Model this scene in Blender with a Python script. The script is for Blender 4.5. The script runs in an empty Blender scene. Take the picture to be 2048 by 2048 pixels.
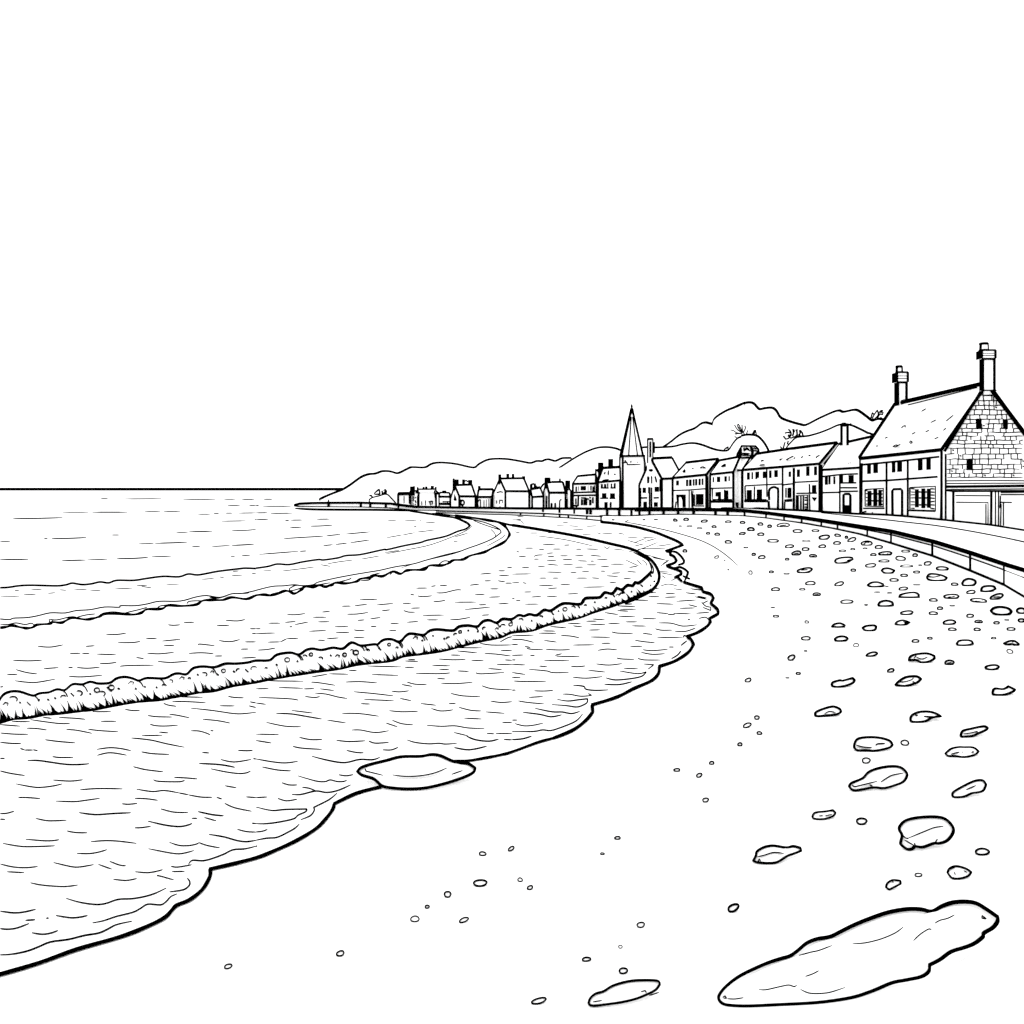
import bpy, math, random
from mathutils import Vector
from mathutils.geometry import tessellate_polygon
random.seed(7)
# ------------------------------------------------------------------ scene, camera
sc = bpy.context.scene
col = sc.collection
F = 1774.0; EYE = 3.3; HX = 1024.0; HY = 975.0
cam_d = bpy.data.cameras.new("camera"); cam = bpy.data.objects.new("camera", cam_d); col.objects.link(cam)
cam_d.sensor_width = 36; cam_d.lens = 36 * F / 2048; cam_d.shift_y = -(1024 - HY) / 2048
cam_d.clip_start = 0.1; cam_d.clip_end = 60000
cam.location = (0, 0, EYE); cam.rotation_euler = (math.radians(90), 0, 0)
sc.camera = cam
INKW = 1.34
# survey tiles: origin and scale of the sheets the place was measured on
TL = {'A': (0, 960, .26501), 'B': (512, 960, .26501), 'C': (1024, 960, .26501), 'D': (1536, 960, .26501),
      'E': (0, 1472, .26501), 'F': (512, 1472, .26501), 'G': (1024, 1472, .26501), 'H': (1536, 1472, .26501),
      'R1': (1700, 660, .21736), 'R2': (1450, 780, .16563), 'R3': (1220, 780, .14493), 'R4': (1000, 880, .13458),
      'R5': (780, 900, .13458), 'R6': (570, 900, .13458), 'P': (1024, 1848, .26501), 'Q': (1436, 1748, .31056),
      'S': (1190, 1010, .14493), 'M': (1440, 840, .10352), 'Z': (0, 0, 1)}
def T(t, x, y):
    o = TL[t]; return (o[0] + x * o[2], o[1] + y * o[2])
def PL(t, s):
    v = [float(a) for a in s.split()]
    return [T(t, v[i], v[i + 1]) for i in range(0, len(v) - 1, 2)]
def V(px, py, D):
    return Vector(((px - HX) * D / F, D, EYE - (py - HY) * D / F))
def ground_map(z):
    def m(px, py):
        D = (EYE - z) * F / max(py - HY, 0.9)
        return Vector(((px - HX) * D / F, D, z))
    return m
def plane_map(p, n, off=0.02):
    n = n.normalized()
    if n.dot(Vector((0, 0, EYE)) - p) < 0: n = -n
    p2 = p + n * off
    def m(px, py):
        d = V(px, py, 1.0) - Vector((0, 0, EYE)); o = Vector((0, 0, EYE))
        k = (p2 - o).dot(n) / d.dot(n)
        return o + d * k
    m.n = n
    return m
def smooth(pts, closed=False, sub=5, corner=55):
    n = len(pts)
    if n < 3: return list(pts)
    out = []
    def get(i):
        return pts[i % n] if closed else pts[max(0, min(n - 1, i))]
    def sharp(i):
        if not closed and (i <= 0 or i >= n - 1): return True
        a, b, c = get(i - 1), get(i), get(i + 1)
        a1 = math.atan2(b[1] - a[1], b[0] - a[0]); a2 = math.atan2(c[1] - b[1], c[0] - b[0])
        d = abs((a2 - a1 + math.pi) % (2 * math.pi) - math.pi)
        return d > math.radians(corner)
    for i in range(n if closed else n - 1):
        p0, p1, p2, p3 = get(i - 1), get(i), get(i + 1), get(i + 2)
        if sharp(i): p0 = p1
        if sharp(i + 1): p3 = p2
        for k in range(sub):
            t = k / sub
            t2, t3 = t * t, t * t * t
            out.append(tuple(.5 * ((2 * p1[j]) + (-p0[j] + p2[j]) * t + (2 * p0[j] - 5 * p1[j] + 4 * p2[j] - p3[j]) * t2
                                   + (-p0[j] + 3 * p1[j] - 3 * p2[j] + p3[j]) * t3) for j in range(2)))
    if not closed: out.append(tuple(pts[-1]))
    return out
# ------------------------------------------------------------------ materials
def mat(name, c, var=0.03, scale=3.0, rough=0.95):
    m = bpy.data.materials.new(name); m.use_nodes = True
    nt = m.node_tree; b = nt.nodes['Principled BSDF']
    b.inputs['Roughness'].default_value = rough
    b.inputs['Specular IOR Level'].default_value = 0.0
    if var:
        tc = nt.nodes.new('ShaderNodeTexCoord'); no = nt.nodes.new('ShaderNodeTexNoise'); cr = nt.nodes.new('ShaderNodeValToRGB')
        no.inputs['Scale'].default_value = scale
        cr.color_ramp.elements[0].color = (c - var, c - var, c - var, 1); cr.color_ramp.elements[1].color = (c, c, c, 1)
        nt.links.new(tc.outputs['Object'], no.inputs['Vector']); nt.links.new(no.outputs['Fac'], cr.inputs['Fac'])
        nt.links.new(cr.outputs['Color'], b.inputs['Base Color'])
    else:
        b.inputs['Base Color'].default_value = (c, c, c, 1)
    return m
INK = mat('black_ink', 0.0, 0)
M = {k: mat(k + '_white', v, .015, s) for k, v, s in (('sand', .93, 2), ('water', .94, .5), ('foam', .95, 3), ('pebble', .94, 8), ('plaster', .95, 2),
     ('roof', .95, 3), ('stonework', .95, 4), ('hill', .94, .05), ('road', .93, 1), ('leaf', .94, 5))}
GL = mat('dark_window', 0.0, 0)
# ------------------------------------------------------------------ mesh builder
class MB:
    def __init__(s): s.v = []; s.f = []; s.m = []
    def face(s, pts, m=0):
        i = len(s.v); s.v += [Vector(p) for p in pts]; s.f.append(tuple(range(i, i + len(pts)))); s.m.append(m)
    def poly(s, pts, m=0):
        i = len(s.v); s.v += [Vector(p) for p in pts]
        for t in tessellate_polygon([[Vector((p[0], p[1], 0)) for p in pts]]):
            s.f.append(tuple(i + k for k in t)); s.m.append(m)
    def poly_any(s, pts, m=0):
        i = len(s.v); s.v += [Vector(p) for p in pts]
        for t in tessellate_polygon([[Vector(p) for p in pts]]):
            s.f.append(tuple(i + k for k in t)); s.m.append(m)
    def tube(s, pts, rad, m=1, closed=False, seg=6):
        q = []; r = []
        for i, p in enumerate(pts):
            p = Vector(p); rr = rad[i] if isinstance(rad, (list, tuple)) else rad
            if q and (p - q[-1]).length < 1e-5: continue
            q.append(p); r.append(rr)
        n = len(q)
        if n < 2: return
        if closed and (q[0] - q[-1]).length < 1e-5: q.pop(); r.pop(); n -= 1
        base = len(s.v); ref = None
        for i in range(n):
            a = q[(i - 1) % n] if (closed or i > 0) else q[i]; b = q[(i + 1) % n] if (closed or i < n - 1) else q[i]
            t = (b - a)
            if t.length < 1e-7: t = Vector((1, 0, 0))
            t.normalize()
            if ref is None:
                ref = t.cross(Vector((0, 0, 1)))
                if ref.length < .1: ref = t.cross(Vector((0, 1, 0)))
            ref = ref - t * ref.dot(t)
            if ref.length < 1e-4: ref = t.cross(Vector((0.3, .5, .8)))
            ref.normalize(); bi = t.cross(ref)
            for k in range(seg):
                an = 2 * math.pi * k / seg
                s.v.append(q[i] + (ref * math.cos(an) + bi * math.sin(an)) * r[i])
        for i in range(n if closed else n - 1):
            j = (i + 1) % n
            for k in range(seg):
                k2 = (k + 1) % seg
                s.f.append((base + i * seg + k, base + i * seg + k2, base + j * seg + k2, base + j * seg + k)); s.m.append(m)
        if not closed:
            s.f.append(tuple(base + k for k in range(seg))[::-1]); s.m.append(m)
            s.f.append(tuple(base + (n - 1) * seg + k for k in range(seg))); s.m.append(m)
    def line(s, pts, w, m=1):      # straight or bent tube whose drawn weight is w
        s.tube(pts, [w * 1.18 * .5 * max(Vector(p).y, .5) / F for p in pts], m)
    def rib(s, pts, w, mp, m=1, taper=True, caps=False):
        n = len(pts)
        if n < 2: return
        L = []; R = []
        for i in range(n):
            a = pts[max(0, i - 1)]; b = pts[min(n - 1, i + 1)]
            dx, dy = b[0] - a[0], b[1] - a[1]; l = math.hypot(dx, dy) or 1
            ww = ((w[i] if isinstance(w, list) else w) + .75) * .5
            if taper:
                e = min(i, n - 1 - i) / max(1, n - 1)
                ww *= .55 + .45 * min(1, e * 6 if n > 3 else 1)
            nx, ny = -dy / l * ww, dx / l * ww
            L.append((pts[i][0] + nx, pts[i][1] + ny)); R.append((pts[i][0] - nx, pts[i][1] - ny))
        i0 = len(s.v)
        for a, b in zip(L, R): s.v.append(mp(*a)); s.v.append(mp(*b))
        for i in range(n - 1):
            s.f.append((i0 + 2 * i, i0 + 2 * i + 1, i0 + 2 * i + 3, i0 + 2 * i + 2)); s.m.append(m)
        if caps:
            for c in (0, n - 1):
                ww = ((w[c] if isinstance(w, list) else w) + .75) * .5
                s.face([mp(pts[c][0] + ww * math.cos(k * math.pi / 5), pts[c][1] + ww * math.sin(k * math.pi / 5)) for k in range(10)], m)
    def ribs(s, t, data, w, mp, sm=True, m=1, **k):
        for part in data.split(';'):
            if len(part.split()) < 4: continue
            p = PL(t, part)
            if len(p) == 2:
                a, b = p; p = [(a[0] + (b[0] - a[0]) * i / 4, a[1] + (b[1] - a[1]) * i / 4) for i in range(5)]
            elif sm: p = smooth(p, sub=4)
            s.rib(p, w, mp, m, **k)
    def box(s, a, b, m=0):
        x0, y0, z0 = a; x1, y1, z1 = b
        c = [(x0, y0, z0), (x1, y0, z0), (x1, y1, z0), (x0, y1, z0), (x0, y0, z1), (x1, y0, z1), (x1, y1, z1), (x0, y1, z1)]
        i = len(s.v); s.v += [Vector(p) for p in c]
        for f in ((3, 2, 1, 0), (4, 5, 6, 7), (0, 1, 5, 4), (1, 2, 6, 5), (2, 3, 7, 6), (3, 0, 4, 7)):
            s.f.append(tuple(i + k for k in f)); s.m.append(m)
    def slab(s, q, th, m=0):       # quad with thickness along its normal (upwards)
        q = [Vector(p) for p in q]
        n = (q[1] - q[0]).cross(q[3] - q[0]).normalized()
        if n.z < 0: n = -n
        t = [p + n * th for p in q]
        s.face(t, m); s.face(q[::-1], m)
        for i in range(len(q)):
            j = (i + 1) % len(q); s.face([q[i], q[j], t[j], t[i]], m)
    def build(s, name, body, parent=None, org=None, ink=None):
        me = bpy.data.meshes.new(name)
        if org is None: org = Vector(parent['_o']) if (parent is not None and '_o' in parent) else Vector((0, 0, 0))
        me.from_pydata([tuple(p - org) for p in s.v], [], s.f)
        me.materials.append(body); me.materials.append(ink or INK)
        for p, mi in zip(me.polygons, s.m): p.material_index = mi
        me.update()
        o = bpy.data.objects.new(name, me); col.objects.link(o)
        if parent is not None: o.parent = parent; ORG[o.name] = org
        else: o.location = org
        if '_o' in (parent.keys() if parent is not None else []): o['_o'] = parent['_o']
        return o
ORG = {}
def thing(name, loc, label, cat, group=None):
    o = bpy.data.objects.new(name, None); col.objects.link(o); o.location = loc; o['_o'] = list(loc)
    o.empty_display_size = .3
    return tag(o, label, cat, group)
def tag(o, label, cat, group=None):
    o['label'] = label; o['category'] = cat
    if group: o['group'] = group
    return o
def struct(o): o['kind'] = 'structure'; return o
G0 = ground_map(0.004); GB = ground_map(0.03)
# ------------------------------------------------------------------ the sea
sea = MB()
sea.box((-20000, -300, -2), (20000, 20000, 0))
g = ground_map(.004)
D0, D1 = 930., 19000.
sea.face([Vector(((-500 - HX) * D0 / F, D0, .01)), Vector(((700 - HX) * D0 / F, D0, .01)), Vector(((700 - HX) * D1 / F, D1, .01)), Vector(((-500 - HX) * D1 / F, D1, .01))], 1)
sea.ribs('A', "760 141 815 141; 932 143 1220 141; 1382 146 1625 146; 1690 145 1776 145; 1826 147 1920 146; 1717 192 1811 192; 1880 193 1932 193; 472 243 670 243;1090 239 1211 239; 1235 238 1362 239; 1494 258 1586 258; 1610 255 1652 252;1700 250 1756 250;1800 250 1932 248;1670 311 1856 308;1920 299 1932 299;1330 395 1418 394;1748 382 1850 380 1932 373;842 415 902 415;0 463 78 463;332 441 360 441;1042 482 1160 479;1449 502 1510 502;1600 502 1734 494;656 603 810 598;1143 579 1292 575;1740 575 1773 575;1823 571 1890 567", 1.6, g)
sea.ribs('A', "696 243 960 243;98 289 250 290 473 284;1426 391 1604 386;390 441 520 440 652 434;1170 478 1411 470;1750 494 1916 485;0 600 214 600;468 608 648 604;883 593 1010 591 1117 584", 2.1, g)
sea.ribs('A', "110 833 145 832;235 828 315 826;450 828 500 832;556 829 655 826;676 830 760 834;862 815 1000 821;0 876 147 877;178 865 270 863;363 855 417 850;1030 797 1112 794;1068 803 1144 813;1254 790 1352 791;1523 749 1614 743;1655 731 1690 736;1748 720 1828 718;1755 690 1805 686;1900 706 1932 704", 1.3, g)
sea.ribs('A', "1268 1092 1310 1096 1360 1092;1386 1074 1467 1073;1703 1058 1790 1063 1850 1052;1634 1097 1730 1098;1886 1122 1932 1122;1900 1155 1932 1160;800 1163 880 1165 952 1155;1102 1196 1183 1195;890 1227 1000 1226 1058 1217;1222 1215 1360 1202;284 1254 350 1260 400 1258 478 1243;646 1255 714 1250;1236 1247 1316 1248;1492 1242 1515 1238 1620 1250;1652 1210 1700 1218 1750 1218 1810 1203;1847 1221 1932 1221;526 1308 608 1307;620 1308 676 1308;728 1313 875 1318;1110 1306 1200 1311 1312 1300;1423 1308 1520 1303 1612 1310;1816 1276 1877 1275;1620 1328 1680 1327;1028 1338 1085 1348;98 1360 210 1364 316 1360;753 1384 820 1383 880 1375;903 1405 980 1399 1160 1397;1190 1368 1290 1376 1419 1366;1823 1343 1932 1338;330 1423 442 1415;515 1415 550 1413;581 1414 660 1420 753 1412;120 1430 200 1452 282 1463;53 1467 132 1466;518 1481 620 1485 772 1473;110 1514 210 1526 280 1526 417 1502;0 1562 25 1558;1722 1632 1770 1640 1840 1643;1656 1703 1772 1704;1886 1673 1932 1682;1877 1703 1932 1716;1440 1721 1600 1738 1750 1760 1830 1763 1932 1752;1234 1684 1270 1698 1332 1707;1278 1767 1340 1775 1430 1794;1115 1776 1180 1785 1300 1788;1300 1670 1420 1672 1552 1680;1345 1635 1530 1639;1530 1805 1640 1815 1738 1834;1132 1842 1170 1852 1240 1856 1342 1850;1440 1892 1500 1893 1560 1910 1588 1924;1588 1889 1612 1893;1200 1901 1272 1908;1068 1929 1227 1925;760 1820 878 1820;945 1730 1000 1739 1055 1739;665 1880 750 1890 892 1899;500 1881 580 1888 696 1911;446 1791 560 1797 645 1805;200 1872 280 1875 354 1886;0 1845 154 1857;230 1808 430 1835 528 1837;0 1908 110 1917 212 1918;700 1748 838 1747;325 1790 390 1798;90 1822 225 1823", 1.9, g)
sea.ribs('E', "0 46 90 55 160 55;340 27 440 40 569 51;990 14 1060 20 1150 32 1260 58 1393 84;152 92 185 104;185 105 248 105;250 103 285 110;729 100 830 87 920 95 988 110;733 145 800 128 860 127 957 144;1066 118 1150 132 1278 138;1526 123 1580 127;1796 107 1860 110 1908 107;395 154 450 161 553 160;0 168 37 168;1664 176 1765 195 1895 176;1910 170 1932 172;0 262 80 281 187 297;1005 230 1100 253 1232 269;1590 246 1700 269 1800 282 1860 277 1892 262;1314 311 1400 315 1490 323;1156 329 1200 341 1350 344 1394 333;400 331 530 339 625 329;120 360 230 381 300 387 400 376 470 360;604 405 700 397 800 395 926 398;1030 400 1150 418 1240 410 1350 428;1350 428 1420 442;1422 443 1520 460 1603 461;1697 374 1785 390;1634 461 1676 475;1857 458 1932 464;138 463 200 463 305 471;421 490 560 494 640 485 753 469;1016 469 1100 472 1191 484;920 510 970 514 1036 507;1694 506 1770 540 1900 567;1212 548 1310 573 1420 576;0 584 50 582 108 566;268 620 350 637 420 638 502 634;0 626 40 629;1446 620 1490 620;1541 613 1634 640;1016 692 1070 690 1138 680;1900 656 1932 660;1790 703 1860 720 1932 724;503 715 570 727 660 729;193 778 330 789 400 788 447 781;685 796 800 788 900 793 1030 809;22 809 160 832 300 832 414 827;1277 801 1350 824 1420 826 1480 815 1502 803;1502 803 1560 824 1659 843;580 884 670 886 740 876 809 856;1119 849 1290 882 1370 886 1464 863;0 964 100 987 200 992 285 983;403 953 530 983 600 987 707 969;827 944 900 972 951 978;741 967 845 1004;53 1023 184 1030;1019 1023 1110 1030 1180 1020 1228 1007;1288 981 1340 988 1448 970;1297 1022 1394 1020;854 1079 950 1089 1033 1074;1182 1052 1210 1056 1312 1085;228 1106 320 1124 480 1135 588 1123", 2.1, g)
sea.ribs('E', "208 183 290 184 390 198 500 213 600 214 674 208;1502 206 1660 215 1773 235;1494 569 1600 592 1688 601;596 577 720 592 850 584 988 578;1115 641 1240 670 1340 682 1400 676 1452 658;1576 741 1690 760 1790 788 1860 796 1932 786;1422 966 1452 937 1530 940 1600 924 1690 890 1760 857 1850 850 1932 830;498 1223 600 1253 720 1270 800 1262 890 1232 1000 1226 1100 1208 1180 1182 1256 1145;1413 1070 1432 1100 1425 1130 1380 1160 1278 1175;0 1320 100 1333 180 1327 270 1306;421 1353 530 1370 600 1366 662 1353;0 1452 60 1457 130 1447 220 1413;238 1483 320 1495 390 1484 438 1466;697 1409 780 1393 880 1360 1000 1330 1060 1300 1115 1268 1210 1273 1250 1252 1290 1210 1337 1190;190 1390 266 1385;348 1375 368 1372", 2.7, g)
sea.ribs('E', "0 1650 90 1645 200 1623 290 1590 380 1553 520 1533 640 1503 740 1487 810 1458 880 1422 997 1396", 3.2, g)
sea.ribs('B', "57 145 125 145;0 192 22 193;52 198 263 198;0 248 88 247;109 252 274 250;0 299 92 297;220 306 249 306;262 303 352 302;459 296 557 295;257 359 344 356;410 348 480 347 577 341;210 442 350 433 508 424;530 421 638 410;675 408 863 391;508 495 580 488;600 486 686 477;712 473 860 452;24 561 320 538;330 538 383 535", 1.8, g)
sea.ribs('B', "983 436 1110 413;1108 414 1200 397;1210 393 1347 378;993 304 1060 304;1117 303 1210 305;1237 304 1247 304;1276 323 1352 320;1192 352 1212 350;50 686 118 684;198 686 320 672 443 656;485 638 563 652;540 632 640 615 728 605;785 598 940 572;970 548 1080 530;970 560 1130 528 1330 485 1560 395 1630 350;1500 285 1560 300 1630 350;1490 465 1525 460;1500 430 1600 400;1090 665 1230 620 1400 570 1560 530 1700 478 1790 445;1740 500 1850 440 1880 410;1770 370 1800 400 1810 430", 1.2, g)
sea.ribs('B', "1895 661 1932 661;1828 685 1880 685;1691 710 1780 702;1834 720 1910 722;1723 761 1773 760;1824 760 1880 768;1880 778 1932 778;1610 794 1688 785;1208 816 1294 815;1322 803 1357 797;1385 797 1443 795;1360 851 1420 850 1510 829 1552 830;1767 821 1832 821;1650 866 1726 863;1165 863 1195 867;1218 874 1260 880 1330 873;1758 884 1845 881;781 903 915 901;1338 918 1390 914 1430 907;1500 922 1663 921;1827 935 1908 929;646 952 717 951;745 948 838 938;908 943 1035 931;1105 930 1170 930;1170 967 1240 965;1577 977 1768 959;1680 942 1738 940;948 987 1014 979;1113 984 1150 996 1200 997;235 1015 300 1016 372 1007;498 996 557 991;429 1035 532 1035;687 1012 760 1011 847 999;1258 1021 1420 1019;1703 1020 1762 1017;766 1059 820 1055;862 1047 940 1037;1288 1055 1375 1055;1465 1054 1530 1051 1617 1036;93 1080 185 1080;219 1074 299 1067;293 1091 395 1071;467 1070 555 1069;1014 1083 1078 1084;1140 1073 1225 1067;0 1122 35 1122;0 1158 145 1154;400 1141 528 1135;593 1107 696 1106;865 1105 910 1105;738 1130 775 1136 820 1133;1005 1134 1060 1134;601 1152 705 1150;252 1107 275 1107;88 1223 185 1221;185 1221 232 1197;232 1197 320 1194;466 1208 520 1210;535 1197 626 1191;738 1188 820 1190;13 1283 80 1279 147 1267;1840 1223 1900 1190 1932 1183;1690 1232 1780 1245 1932 1244;1500 1265 1705 1266;1517 1289 1670 1304;1846 1285 1932 1287;1724 1309 1810 1313 1925 1328;1468 1320 1542 1322;1378 1350 1480 1356 1582 1354;1625 1360 1718 1363;1878 1357 1932 1360;1124 1365 1225 1369;1330 1398 1467 1402;1148 1352 1203 1355;1817 1391 1932 1391;1123 1413 1193 1413;840 1403 1097 1410;1382 1427 1458 1431;1519 1440 1606 1444;1753 1422 1856 1430;875 1467 1074 1474;1204 1458 1380 1461 1466 1455;1658 1453 1700 1462 1873 1452;552 1462 698 1465;1368 1496 1430 1501;675 1524 790 1521 918 1531;415 1524 480 1530 600 1549;1138 1523 1200 1540 1288 1543;1099 1542 1180 1557;1396 1532 1500 1536 1635 1526;1703 1551 1780 1574 1932 1583;172 1565 355 1571;0 1575 95 1573;360 1576 440 1573;482 1575 588 1588;1022 1592 1080 1598 1155 1590;736 1597 880 1610 1037 1628;444 1607 530 1615 620 1637 690 1648;370 1632 440 1641 482 1633;20 1640 250 1650 322 1661;1087 1647 1172 1665;816 1655 1040 1665;1468 1609 1560 1628 1692 1634;1768 1667 1850 1678 1932 1672;0 1682 75 1692;791 1687 862 1690;1242 1686 1360 1699;1453 1688 1508 1685;1322 1723 1380 1740 1430 1741 1490 1733;1530 1714 1620 1737 1700 1742;1732 1749 1876 1760;268 1738 430 1758;1005 1740 1100 1748 1222 1745;650 1760 780 1762 928 1782;78 1828 220 1857 340 1861;537 1811 678 1832;1028 1812 1100 1838 1187 1847;978 1832 1068 1862;1570 1796 1705 1803;1288 1850 1400 1858 1500 1854 1600 1870 1725 1875;722 1886 790 1886 900 1905 1003 1891;0 1917 172 1920;1493 1904 1600 1930;1858 1829 1932 1829;1740 1910 1800 1915;1808 1912 1932 1912;700 1435 760 1438;90 1515 360 1518;420 1485 540 1465", 1.8, g)
sea.ribs('B', "152 1760 270 1765 390 1785 497 1803", 2.3, g)
sea.ribs('C', "230 485 325 488;393 492 437 490;98 514 160 514;203 523 243 523;306 521 371 521;483 522 525 522;558 520 650 523;33 540 55 543;262 553 312 550;50 577 105 577;165 577 190 567 235 565;270 577 320 578;362 572 422 572;475 572 540 570;591 568 675 575;165 597 203 597;262 606 335 606;380 600 455 600;497 609 570 612;592 612 620 612;640 602 722 600;75 660 130 660;195 653 250 655;265 635 352 643;385 635 460 636;475 658 540 657;560 640 640 640;665 656 735 650;745 635 845 635;885 660 945 650;260 694 375 697;440 696 488 697;527 692 584 692;667 687 705 688;750 703 820 700;870 690 940 695;0 710 145 708;205 740 262 740;305 740 353 740;483 740 570 740;600 738 660 742;712 722 800 728;840 745 900 740;0 776 55 774;80 774 110 780;203 796 310 796;365 788 440 790;537 809 700 806;735 775 790 770;272 819 345 814;90 845 148 844;415 860 500 856;143 883 220 878;262 878 340 878;0 893 20 893;30 908 65 909;98 937 203 936", 1.6, g)
sea.ribs('C', "30 300 70 296;380 318 425 323;335 345 400 347;430 345 500 350;560 350 640 345;450 377 540 373;640 398 670 405;680 405 760 404;530 410 600 408;870 432 950 432;800 400 850 410;985 435 1080 430;870 455 960 480;920 500 1000 480;1000 465 1090 440;950 520 1160 515;1090 500 1200 485;1120 700 1210 715;1110 690 1190 695;1120 650 1180 610;1130 720 1160 740;1090 590 1160 605;1060 585 1130 600;1120 800 1180 785 1250 800;1220 820 1290 830;1200 760 1250 735;880 540 960 525 1100 470;930 470 1010 440;0 300 60 305 90 330;1000 560 1180 610;1140 630 1190 600;270 400 340 395;20 390 60 400;130 400 200 400;40 275 90 280;850 600 960 650;980 600 1010 625 1020 650;940 600 980 640;180 420 400 450 620 500;690 500 720 520 740 500;760 520 850 530", 1.1, g)
sea.ribs('C', "940 850 1090 850;1000 830 1110 815;1160 855 1230 855;1030 880 1110 880;1155 885 1240 882;900 905 1030 908;1240 915 1390 905;1310 850 1390 860;1400 875 1470 890;850 937 910 935;1090 932 1220 937;800 950 930 955;1265 968 1380 965;1330 940 1400 957;815 975 935 975;1090 1000 1180 1008;795 985 880 990;700 1000 800 1015;805 1028 930 1032;985 1045 1090 1047;1220 1005 1350 1010;1175 1015 1230 1013;1390 1005 1490 998;605 1048 700 1055;560 1065 640 1065;590 1088 705 1090;725 1080 815 1085;855 1070 945 1070;1104 1078 1200 1080 1290 1102 1397 1092;905 1100 1012 1102;1325 1055 1345 1050;420 1080 520 1085;290 1105 410 1115;460 1100 530 1108;580 1132 665 1130;1080 1122 1130 1133 1210 1132;1230 1142 1300 1143 1350 1130 1387 1115;235 1138 330 1140;750 1145 800 1155 913 1157;985 1156 1060 1165;200 1155 335 1157;0 1175 165 1170;370 1173 440 1177 508 1190;590 1184 740 1187;1096 1187 1285 1190;0 1205 70 1203 165 1225;243 1210 340 1223;928 1209 1000 1220 1077 1227;675 1232 745 1231;0 1242 45 1240;458 1245 620 1243;95 1255 140 1263;110 1270 150 1277 235 1277;255 1278 360 1282 437 1279;647 1285 720 1275 795 1282;892 1255 985 1254;1183 1260 1222 1260;985 1280 1060 1287 1175 1277;975 1300 1060 1315 1153 1310;0 1323 87 1320;137 1323 172 1323;323 1323 377 1310;335 1330 510 1331;789 1342 830 1350 922 1353;948 1345 1000 1357 1119 1358;243 1362 433 1363;0 1357 28 1357;634 1387 730 1396 830 1385;0 1391 103 1395;204 1403 265 1409;445 1406 500 1408 556 1402;845 1421 950 1424;993 1388 1072 1393 1025 1428;128 1428 260 1440 310 1453 428 1452;575 1435 707 1449;810 1440 950 1461 1015 1445;0 1452 102 1467;458 1487 560 1495 682 1483;0 1490 65 1488;12 1516 100 1520 258 1518;167 1590 240 1592 312 1587;0 1585 28 1585;382 1615 440 1617 520 1631 603 1625;574 1610 603 1625;127 1640 233 1633;46 1666 120 1678 243 1689;0 1811 40 1811;20 1837 90 1854 160 1850 235 1834;1380 880 1470 900;1430 920 1460 950 1500 960;1440 930 1480 910;1410 1045 1460 1035 1490 1060;1440 960 1500 985 1500 960;1345 820 1420 830 1430 810;1290 1190 1300 1170 1320 1185", 1.8, g)
sea.ribs('C', "707 1492 780 1508 900 1498 980 1480 1015 1447;697 1541 810 1543 905 1522;462 1548 540 1556 558 1578 630 1587 727 1583;342 1655 420 1667 500 1658 570 1650 565 1680 520 1705 480 1712 410 1702 300 1694;174 1722 300 1748 380 1750 450 1762 512 1745;82 1752 210 1768 295 1786 376 1771;533 1764 480 1820 360 1870 290 1890 230 1885 160 1897 0 1897;1203 1348 1250 1320 1275 1288;1278 1250 1285 1240 1320 1213", 2.4, g)
sea.ribs('F', "0 33 118 52;327 9 410 26 500 25;607 31 700 41 825 35;850 36 900 53 1003 47;1140 28 1200 47 1300 58 1380 54 1430 60 1516 54;1870 25 1932 28;277 77 350 91 497 100;683 107 750 122 812 126;955 103 1020 104 1073 84;0 172 120 193 220 202 316 190;46 232 160 255 264 262;315 299 450 338 520 343 560 330 610 342 660 342 685 332;624 291 680 299 735 290;193 351 250 368 312 368;348 385 400 393 450 412;163 469 230 488 312 475;0 464 85 459;0 723 50 717 87 703;0 830 10 828", 2.1, g)
sea.ribs('F', "1588 0 1660 28 1760 38 1832 22;1496 86 1610 103 1742 76;422 152 550 184 670 200 780 176 880 178 935 160;270 440 340 440 450 414 530 425 600 415 660 393 715 367;612 430 550 480 435 538 440 560 410 600 337 631;0 535 120 561 220 553 384 550 375 570 320 595 280 625 150 652 60 661 0 660;0 785 80 770 160 763 250 720 300 690 327 663", 2.6, g)
sea.ribs('G', "0 27 80 20 148 0", 2.6, g)
# low swells farther out
sea.ribs('A', "0 812 60 810 150 797 250 794 430 798 500 790 545 778 620 789 690 783 755 769 820 776 880 757 1010 757 1110 742 1230 727 1350 730 1420 709 1490 716 1570 703 1650 688 1800 670 1850 665 1932 668", 3.5, g, taper=False)
sea.ribs('B', "0 665 90 652 160 634 250 638 350 618 470 600 510 603 620 587 680 570 790 562 960 525 990 525 1120 495 1240 472 1290 455 1430 425 1520 388 1580 370 1612 348 1590 325 1500 285 1430 275", 3.3, g, taper=False)
W2 = smooth(PL('A', "0 1115 50 1108 95 1098 150 1110 200 1118 245 1112 280 1092 370 1085 400 1072 460 1077 500 1060 545 1038 640 1052 700 1045 750 1030 790 1012 930 1010 1010 1015 1070 1000 1110 975 1220 972 1270 945 1370 950 1480 940 1530 910 1600 905 1680 905 1750 885 1860 898 1932 870")
            + PL('B', "60 865 130 870 210 838 250 840 290 857 340 830 370 805 430 808 480 795 530 805 600 775 680 780 760 765 790 745 860 735 900 722 960 725 1030 690 1090 708 1130 685 1180 678 1270 675 1310 645 1400 645 1450 630 1490 605 1560 600 1620 570 1720 545 1780 515 1870 470 1905 430 1912 400 1880 350 1830 320 1760 305 1640 285 1500 270"), sub=4)
sea.rib(W2, [4.6 + 1.2 * math.sin(i * .9) for i in range(len(W2))], g, taper=False)
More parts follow.
